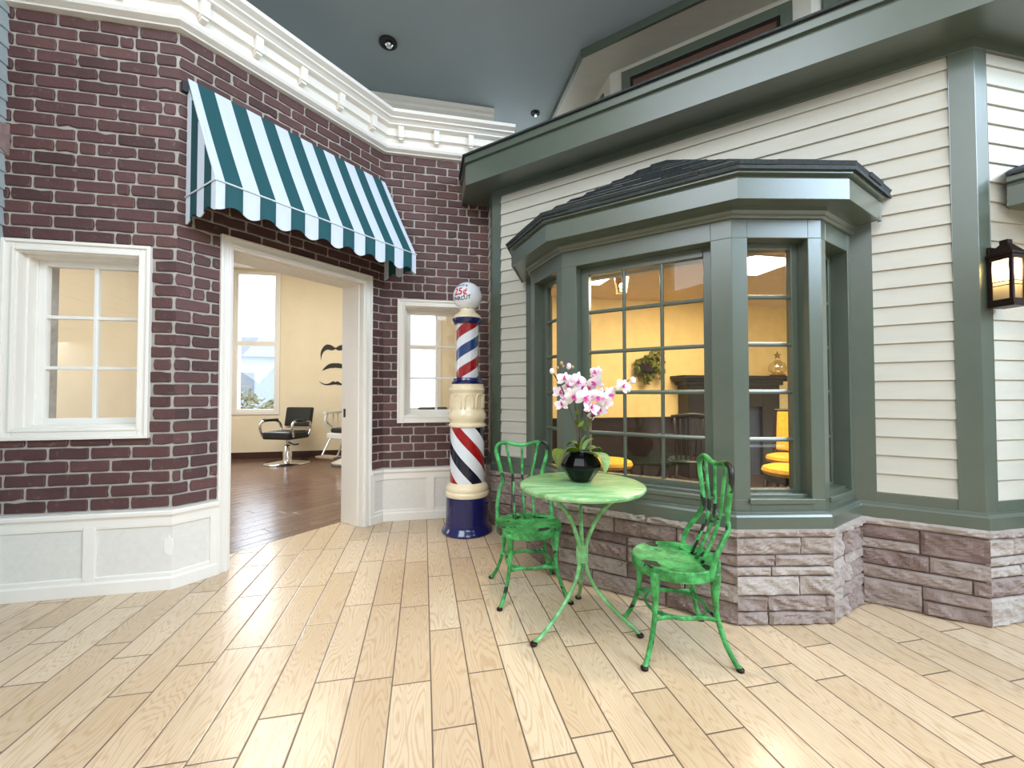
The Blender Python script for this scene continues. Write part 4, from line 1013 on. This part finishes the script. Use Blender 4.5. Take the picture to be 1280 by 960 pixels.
for px, py, rr, mt in ((690, 464, .014, 'petal'), (711, 458, .015, 'petal'), (791, 476, .018, 'petal'), (785, 487, .016, 'petal'), (702, 454, .009, 'bud'), (697, 460, .008, 'bud'), (716, 459, .008, 'bud'), (795, 474, .008, 'bud'), (704, 458, .007, 'bud')):
    Y = 2.2; x = (px - 640) * Y / FPX - .366; z = (492 - py) * Y / FPX + EYE - TZ
    mb = MB(); mb.ball((x, Y - 2.235, z), rr, 7, (.9, .9, 1.15)); mb.build('bud', M[mt], po, smooth=True)

# ------------------------------------------------------------ wall lantern
ln = empty('wall_lantern', frame=F5); tag(ln, 'dark bronze wall lantern glowing on the right clapboard wall', 'lantern')
x0, x1, y0, y1, z0, z1 = .030, .122, -.122, -.030, 1.655, 1.90
mb = MB(); mb.box(x0 + .01, x1 - .01, -.032, -.019, 1.64, 1.96); mb.build('back_plate', M['bronze'], ln, bevel=.003)
mb = MB()
for a, b_ in ((x0, y0), (x1 - .014, y0), (x0, y1 - .014), (x1 - .014, y1 - .014)): mb.box(a, a + .014, b_, b_ + .014, z0, z1)
for z_ in (z0, z1 - .022): mb.box(x0 - .004, x1 + .004, y0 - .004, y1, z_, z_ + .022)
mb.box(x0 - .008, x1 + .008, y0 - .008, y1, z0 - .016, z0)
for zz_ in (1.745, 1.765): 
    mb.box(x0, x0 + .004, y0, y1, zz_, zz_ + .005); mb.box(x0, x1, y0, y0 + .004, zz_, zz_ + .005)
mb.build('cage', M['bronze'], ln, bevel=.001)
mb = MB(); cx, cy = (x0 + x1) / 2, (y0 + y1) / 2
def frus(mb, a, b_, za, zb):
    (ax, ay), (bx, by_) = a, b_
    mb.add([(cx - ax, cy - ay, za), (cx + ax, cy - ay, za), (cx + ax, cy + ay, za), (cx - ax, cy + ay, za), (cx - bx, cy - by_, zb), (cx + bx, cy - by_, zb), (cx + bx, cy + by_, zb), (cx - bx, cy + by_, zb)], [(0, 3, 2, 1), (4, 5, 6, 7), (0, 1, 5, 4), (1, 2, 6, 5), (2, 3, 7, 6), (3, 0, 4, 7)])
frus(mb, (.056, .056), (.052, .052), z1, z1 + .014); frus(mb, (.050, .050), (.018, .018), z1 + .014, z1 + .062); frus(mb, (.017, .017), (.017, .017), z1 + .062, z1 + .085)
mb.build('roof', M['bronze'], ln, bevel=.002)
mb = MB(); mb.box(x0 + .005, x0 + .007, y0 + .012, y1 - .012, z0 + .02, z1 - .02); mb.box(x1 - .007, x1 - .005, y0 + .012, y1 - .012, z0 + .02, z1 - .02); mb.box(x0 + .012, x1 - .012, y0 + .005, y0 + .007, z0 + .02, z1 - .02)
mb.build('glass_panel', M['lantern_glass'], ln)
mb = MB(); mb.ball((cx, cy, 1.80), .017, 10, (1, 1, 1.5)); mb.build('bulb', M['lantern_glow'], ln, smooth=True)
light('lantern_flame', 'POINT', F5.p(cx, -cy, 1.845), (0, 0, 0), 3.2, (1, .74, .42), .02)
mb = MB(); mb.lathe([(.012, z0), (.012, 1.77)], 10, (cx, cy, 0)); mb.build('socket', M['bronze'], ln)

# ------------------------------------------------------------ fittings on the high ceiling
def ceiling_fitting(name, x, y, rr, label, cat):
    e = empty(name, (x, y, 4.5)); tag(e, label, cat)
    mb = MB(); mb.lathe([(rr, -.001), (rr, -.012), (rr * .82, -.018), (rr * .70, -.010), (rr * .5, -.004), (.001, -.003)], 28); mb.build('trim_ring', M['dark_metal'], e, smooth='auto')
    mb = MB(); mb.lathe([(rr * .42, -.004), (rr * .42, -.03), (rr * .30, -.042), (.004, -.045)], 20, (rr * .12, 0, 0)); mb.build('eyeball', M['chrome'], e, smooth='auto')
ceiling_fitting('ceiling_spotlight', -1.160, 3.861, .085, 'round dark recessed spotlight in the grey ceiling above the awning', 'spotlight')
ceiling_fitting('ceiling_sprinkler', .277, 4.851, .052, 'small dark sprinkler in the ceiling right of the cornice end', 'sprinkler')

# ================================================================= BARBER ROOM
def decal(poly, z, s, label):
    poly = [(x * .58, y * .92) for x, y in poly]
    mb = MB(); n = len(poly); mb.add([(s + x, -.006, z + y) for x, y in poly] + [(s + x, -.003, z + y) for x, y in poly], [tuple(range(n))] + [(i, n + i, n + (i + 1) % n, (i + 1) % n) for i in range(n)])
    return tag(mb.build('moustache_decal', M['black_vinyl'], frame=FB), label, 'wall decal', 'moustache decals on the barber room wall')
def mirror_band(top, bot):
    up_ = top + [(-x, y) for x, y in top[-2::-1]]; dn = bot + [(-x, y) for x, y in bot[-2::-1]]
    return up_ + dn[::-1]
def smooth2(p, n=6): return [(q.x, q.y) for q in spline([(x, y, 0) for x, y in p], n)]
hs = smooth2([(-.45, -.20), (-.46, -.05), (-.40, .06), (-.28, .13), (-.14, .12), (-.03, .075), (0, .07)]); hb = smooth2([(-.45, -.20), (-.42, -.09), (-.35, -.01), (-.24, .025), (-.12, .01), (-.03, .03), (0, .045)])
decal(mirror_band(hs, hb), 2.03, 1.235, 'black handlebar moustache decal, topmost of the three on the barber room wall')
hs = smooth2([(-.42, -.06), (-.34, .01), (-.22, .075), (-.10, .10), (0, .10)]); hb = smooth2([(-.42, -.065), (-.30, -.03), (-.18, -.005), (-.08, .0), (0, .005)])
decal(mirror_band(hs, hb), 1.70, 1.24, 'black plain moustache decal, middle of the three on the barber room wall')
hs = smooth2([(-.50, .045), (-.42, .005), (-.30, -.02), (-.18, -.005), (-.08, .035), (0, .02)]); hb = smooth2([(-.50, .04), (-.42, -.015), (-.30, -.045), (-.18, -.045), (-.07, -.035), (0, -.03)])
decal(mirror_band(hs, hb), 1.41, 1.235, 'black thin curled moustache decal, lowest of the three on the barber room wall')

sc_ = empty('salon_chair', (-3.90, 7.30, 0), R(-12)); tag(sc_, 'black vinyl salon chair on a round chrome base, seen through the doorway', 'salon chair', 'black salon chairs')
def lp(name, prof, mat, parent, n=32, c=(0, 0, 0)): mb = MB(); mb.lathe(prof, n, c); return mb.build(name, mat, parent, smooth='auto')
lp('base_disc', [(.36, 0), (.37, .008), (.35, .022), (.2, .034), (.06, .05), (.03, .05)], M['chrome'], sc_)
lp('pump_column', [(.085, .045), (.075, .08), (.065, .30), (.05, .32), (.05, .42), (.09, .43)], M['chrome'], sc_)
mb = MB(); mb.tube([(.05, -.02, .36), (.18, -.06, .33), (.30, -.1, .35)], .012, 8); mb.build('pump_lever', M['black_leather'], sc_, smooth=True)
mb = MB(); mb.box(-.27, .27, -.28, .22, .43, .56); mb.build('seat', M['black_leather'], sc_, bevel=.03)
mb = MB(); mb.add([(x, .20 + d + (z - .6) * .18, z) for z in (.62, .96) for d in (0, .09) for x in (-.26, .26)], [(0, 1, 3, 2), (4, 6, 7, 5), (0, 4, 5, 1), (2, 3, 7, 6), (0, 2, 6, 4), (1, 5, 7, 3)])
mb.build('backrest', M['black_leather'], sc_, bevel=.025)
mb = MB(); mb.tube([(-.24, .24, .60), (.24, .24, .60)], .012, 8); mb.build('back_bar', M['chrome'], sc_)
for s in (-1, 1):
    mb = MB(); mb.tube(spline([(s * .30, -.22, .48), (s * .315, -.27, .62), (s * .31, -.24, .72), (s * .31, -.05, .74), (s * .31, .14, .71), (s * .30, .20, .60), (s * .29, .16, .48)], 6), .022, 8); ar = mb.build('arm', M['chrome'], sc_, smooth=True)
    mb = MB(); mb.tube([(s * .31, -.2, .748), (s * .31, .12, .74)], .026, 8); mb.build('arm_pad', M['black_leather'], ar, smooth=True)

s2_ = copy_tree(sc_); s2_.location = (-1.32, 7.25, 0); s2_.rotation_euler = (0, 0, R(20)); s2_['label'] = 'black vinyl salon chair glimpsed through the small window behind the barber pole'
ac = empty('barber_chair', (-2.78, 7.25, 0), R(-25)); tag(ac, 'old white and chrome barber chair half hidden by the door jamb', 'barber chair')
lp('base', [(.30, 0), (.31, .03), (.24, .06), (.14, .10), (.10, .2), (.09, .36), (.16, .42), (.16, .44)], M['white_enamel'], ac)
mb = MB(); mb.box(-.27, .27, -.28, .24, .44, .54); mb.build('seat_frame', M['white_enamel'], ac, bevel=.02)
mb = MB(); mb.box(-.23, .23, -.24, .2, .54, .62); mb.build('seat', M['black_leather'], ac, bevel=.03)
mb = MB(); mb.box(-.24, .24, .20, .28, .64, 1.05); mb.build('backrest', M['black_leather'], ac, bevel=.03)
for s in (-1, 1):
    mb = MB(); mb.box(s * .29 - .04, s * .29 + .04, -.30, .24, .86, .90); mb.tube(spline([(s * .29, -.26, .86), (s * .30, -.28, .72), (s * .29, -.2, .58), (s * .28, -.16, .46)], 5), .024, 8); mb.tube([(s * .29, .2, .86), (s * .29, .2, .48)], .024, 8)
    for k in range(3): mb.tube([(s * .29, -.12 + .1 * k, .86), (s * .29, -.12 + .1 * k, .52)], .009, 6)
    mb.build('arm', M['white_enamel'], ac, smooth='auto')
mb = MB(); mb.tube(spline([(-.32, -.1, .62), (-.40, -.14, .70), (-.46, -.16, .80)], 4), .014, 8); mb.build('lever', M['chrome'], ac, smooth=True)
mb = MB(); mb.box(-.2, .2, -.56, -.36, .16, .19); mb.tube([(-.15, -.3, .46), (-.17, -.45, .19)], .016, 6); mb.tube([(.15, -.3, .46), (.17, -.45, .19)], .016, 6); mb.build('footrest', M['chrome'], ac, bevel=.004)

def lamp_panel(name, fr, s, n, z, a, b_, label, group, strength=None):
    e = empty(name, fr.p(s, n, z), fr.rz); tag(e, label, 'ceiling light', group)
    mb = MB(); picture = MB()
    mb.box(-a / 2, a / 2, -b_ / 2, b_ / 2, -.006, -.002); mb.build('diffuser', M['lamp_panel'], e)
    f = MB(); f.box(-a / 2 - .02, -a / 2, -b_ / 2 - .02, b_ / 2 + .02, -.012, 0); f.box(a / 2, a / 2 + .02, -b_ / 2 - .02, b_ / 2 + .02, -.012, 0); f.box(-a / 2, a / 2, -b_ / 2 - .02, -b_ / 2, -.012, 0); f.box(-a / 2, a / 2, b_ / 2, b_ / 2 + .02, -.012, 0); f.build('frame', M['white_paint'], e)
light('barber_room_fill', 'AREA', FB.p(.9, 2.6, 3.45), FB.p(.9, 2.2, 0), 80, (1, .95, .80), 1.6)  # added fill without a fixture, brightens the barber room
# strong daylight falling in by the tall barber room window, through the doorway and onto the court floor
light('barber_window_daylight', 'AREA', FB.p(-.5, -1.6, 3.3), F2.p(.9, -.2, .2), 85, (.80, .90, 1), 2.0, 2.0)
light('barber_side_daylight', 'AREA', F1.p(-2.6, -2.6, 2.0), FB.p(.6, 2.6, .2), 45, (.70, .84, 1), 1.6, 2.2)

# outdoors, seen through the barber room window
gnd = MB(); gnd.prism([(-30, 8.6), (10, 9.5), (10, 45), (-30, 45)], -.3, -.2)
struct(gnd.build('ground_outside', M['pavement']), 'pale pavement outside the barber room window', 'ground')
oh = empty('neighbouring_house', (-17.5, 26, -.2), R(20)); tag(oh, 'pale blue house outside, seen through the barber room window', 'house')
mb = MB(); mb.box(-6, 6, -3, 3, 0, 3.6); mb.build('walls', M['outdoor_wall'], oh)
mb = MB(); mb.add([(-6.4, -3.4, 3.5), (6.4, -3.4, 3.5), (6.4, 3.4, 3.5), (-6.4, 3.4, 3.5), (-6.4, 0, 5.0), (6.4, 0, 5.0)], [(0, 1, 5, 4), (2, 3, 4, 5), (1, 2, 5), (3, 0, 4), (3, 2, 1, 0)]); mb.build('roof', M['outdoor_roof'], oh)
for x in (-4, -1.4, 1.4, 4):
    mb = MB(); mb.box(x - .5, x + .5, -3.05, -3.0, 1.1, 2.6); mb.build('window', M['outdoor_roof'], oh)
r = random.Random(8)
def leaf_cloud(mb, c, rad, n, sz, r):
    for _ in range(n):
        d = V((r.gauss(0, 1), r.gauss(0, 1), r.gauss(0, 1))).normalized() * r.uniform(.5, 1); p = V(c) + V((d.x * rad[0], d.y * rad[1], d.z * rad[2]))
        a = V((r.gauss(0, 1), r.gauss(0, 1), r.gauss(0, 1))).normalized(); b_ = a.cross(V((r.gauss(0, 1), r.gauss(0, 1), r.gauss(0, 1)))).normalized(); q = r.uniform(.6, 1.2) * sz; m_ = a.cross(b_) * sz * .15
        mb.add([p - a * q, p + b_ * q * .55 + m_, p + a * q, p - b_ * q * .55 + m_], [(0, 1, 2), (0, 2, 3)])
for k, (x, y, s_) in enumerate(((-8.6, 13.4, .55), (-7.6, 13.1, .42), (-6.9, 13.8, .5))):
    e = empty('shrub', (x, y, -.2)); tag(e, ('leafy shrub outside the barber room window, its %s one' % ('left', 'middle', 'right')[k]), 'shrub', 'shrubs outside the window')
    mb = MB(); leaf_cloud(mb, (0, 0, s_ * 1.5), (s_, s_, s_ * 1.5), 420, .09, r); mb.build('foliage', M['outdoor_leaf'], e)
    mb = MB(); mb.tube([(0, 0, 0), (.02, 0, s_)], .04, 6); mb.build('stem', M['stem'], e)

# ================================================================= PARLOUR
fp = empty('fireplace', frame=FH); tag(fp, 'black wood fireplace with a wide mantel shelf in the yellow parlour', 'fireplace')
mb = MB(); mb.box(1.28, 1.62, -.26, -.002, 0.0, 1.36); mb.box(2.50, 2.80, -.26, -.002, 0, 1.36); mb.box(1.62, 2.50, -.26, -.002, 1.0, 1.36); mb.build('surround', M['black_wood'], fp, bevel=.006)
mb = MB(); mb.box(1.24, 2.84, -.29, -.002, 1.32, 1.375); mb.box(1.19, 2.88, -.33, -.002, 1.375, 1.41); mb.box(1.15, 2.92, -.36, -.002, 1.41, 1.455); mb.build('mantel_shelf', M['black_wood'], fp, bevel=.006)
mb = MB(); mb.box(1.62, 1.84, -.2, -.002, .0, 1.0); mb.box(2.30, 2.50, -.2, -.002, 0, 1.0); mb.box(1.84, 2.30, -.2, -.002, .75, 1.0); mb.build('slate_inset', M['slate'], fp)
mb = MB(); mb.box(1.84, 2.30, -.05, -.002, 0, .75); mb.build('firebox', M['hearth_black'], fp)
oz = empty('mantel_ornament', FH.p(2.79, .24, 1.456)); tag(oz, 'small glass ornament with a star on top, on the mantel shelf', 'ornament')
lp('stand', [(.10, 0), (.11, .01), (.10, .03), (.06, .04)], M['gold'], oz, 20)
lp('body', [(.07, .04), (.115, .07), (.125, .12), (.10, .19), (.05, .22), (.04, .24)], M['crystal'], oz, 20)
mb = MB(); st = [(.06 * (1 if k % 2 == 0 else .42) * math.sin(math.pi * k / 5), .06 * (1 if k % 2 == 0 else .42) * math.cos(math.pi * k / 5)) for k in range(10)]
mb.add([(x, -.008, .31 + z) for x, z in st] + [(x, .008, .31 + z) for x, z in st], [tuple(range(9, -1, -1)), tuple(range(10, 20))] + [(i, (i + 1) % 10, 10 + (i + 1) % 10, 10 + i) for i in range(10)]); mb.build('star', M['gold'], oz)

iv = empty('hanging_ivy', FH.p(.72, .10, 1.57)); tag(iv, 'green ivy plant hanging on the yellow parlour wall', 'hanging plant')
mb = MB(); r = random.Random(31); leaf_cloud(mb, (0, 0, 0), (.20, .08, .16), 210, .05, r); leaf_cloud(mb, (.14, .02, .08), (.14, .07, .18), 110, .05, r); leaf_cloud(mb, (.0, 0, -.17), (.08, .05, .08), 40, .045, r); leaf_cloud(mb, (.22, .03, -.08), (.05, .04, .12), 40, .04, r); mb.build('foliage', M['ivy'], iv)
mb = MB(); mb.lathe([(.03, -.08), (.09, -.06), (.10, .04), (.09, .04)], 14); mb.build('wall_basket', M['brown_wood'], iv)

def parlour_seat(name, loc, rz, label, cat, back=True, group=None):
    e = empty(name, loc, rz); tag(e, label, cat, group)
    mb = MB(); mb.lathe([(.05, .385), (.21, .385), (.245, .40), (.258, .43), (.245, .462), (.19, .482), (.05, .49), (.001, .49)], 32); mb.build('cushion', M['yellow_cloth'], e, smooth='auto')
    mb = MB(); mb.lathe([(.05, .33), (.22, .33), (.23, .34), (.23, .384), (.05, .384)], 28); mb.build('seat_rail', M['brown_wood'], e, smooth='auto')
    for sx in (-1, 1):
        for sy in (-1, 1):
            mb = MB(); mb.tube([(sx * .15, sy * .15, .34), (sx * .17, sy * .17, .18), (sx * .18, sy * .18, .003)], [.024, .019, .015], 8); mb.build('leg', M['brown_wood'], e, smooth=True)
    if back:
        mb = MB(); mb.add([(x, .20 + d + (z - .5) * .16, z) for z in (.50, .98) for d in (0, .06) for x in (-.2, .2)], [(0, 1, 3, 2), (4, 6, 7, 5), (0, 4, 5, 1), (2, 3, 7, 6), (0, 2, 6, 4), (1, 5, 7, 3)]); mb.build('back_pad', M['yellow_cloth'], e, bevel=.02)
        mb = MB()
        for sx in (-1, 1): mb.tube([(sx * .22, .2, .36), (sx * .22, .30, 1.0)], .018, 8)
        mb.tube([(-.22, .29, .99), (.22, .29, .99)], .018, 8); mb.build('back_frame', M['brown_wood'], e)
parlour_seat('parlour_stool', (1.06, 4.62, 0), 0, 'round stool with a yellow cushion behind the black flower pot, inside the bay window', 'stool', False)
parlour_seat('dining_chair', (3.26, 4.92, 0), R(-45), 'yellow cushioned chair in the parlour, the farther of the two seen through the narrow pane', 'chair', True, 'yellow parlour chairs')
parlour_seat('dining_chair', (2.76, 4.16, 0), R(205), 'yellow cushioned chair in the parlour, the nearer of the two seen through the narrow pane', 'chair', False, 'yellow parlour chairs')
sw = empty('spindle_chair', (2.02, 4.85, 0), R(170)); tag(sw, 'dark wooden spindle back chair in front of the fireplace', 'chair')
mb = MB(); mb.lathe([(.05, .42), (.20, .42), (.215, .435), (.20, .455), (.05, .455)], 28); mb.build('seat', M['black_wood'], sw, smooth='auto')
for sx in (-1, 1):
    for sy in (-1, 1): mb = MB(); mb.tube([(sx * .13, sy * .13, .43), (sx * .19, sy * .19, .003)], .017, 8); mb.build('leg', M['black_wood'], sw, smooth=True)
mb = MB(); mb.tube(spline([(-.21, .19, .93), (0, .24, .96), (.21, .19, .93)], 6), .028, 8, .5); mb.build('top_rail', M['black_wood'], sw, smooth=True)
for k in range(7):
    x = -.18 + .06 * k; mb = MB(); mb.tube([(x * .85, .16, .45), (x, .21 + .02 * (1 - abs(x) * 5), .93)], .008 if 0 < k < 6 else .014, 6); mb.build('spindle', M['black_wood'], sw, smooth=True)

lamp_panel('ceiling_light', FH, -.58, 1.02, 2.55, .62, .6, 'square lit ceiling panel seen through the top left pane of the bay', 'lit panels in the parlour ceiling')
lamp_panel('ceiling_light', FH, 1.00, 1.78, 2.55, .62, .6, 'square lit ceiling panel seen through the narrow right window of the bay', 'lit panels in the parlour ceiling')
light('parlour_fill', 'AREA', FH.p(.9, 1.7, 2.50), FH.p(.9, 1.5, 0), 112, (1, .85, .60), 1.8)  # fill light added below the parlour ceiling, besides the lit panels
pd = empty('pendant_lamp', (1.15, 4.37, 2.55)); tag(pd, 'small glass pendant lamp hanging from the parlour ceiling', 'pendant lamp')
mb = MB(); mb.tube([(0, 0, 0), (0, 0, -.12)], .006, 6); mb.build('cord', M['bronze'], pd)
mb = MB(); mb.lathe([(.06, -.30), (.075, -.13), (.03, -.12), (.028, -.123), (.071, -.133), (.056, -.298)], 24); mb.build('glass_shade', M['crystal'], pd, smooth='auto')
mb = MB(); mb.ball((0, 0, -.22), .026, 10); mb.build('bulb', M['pendant_glow'], pd, smooth=True)
mb = MB(); mb.lathe([(.05, -.001), (.05, -.014), (.02, -.02)], 16); mb.build('canopy', M['bronze'], pd)
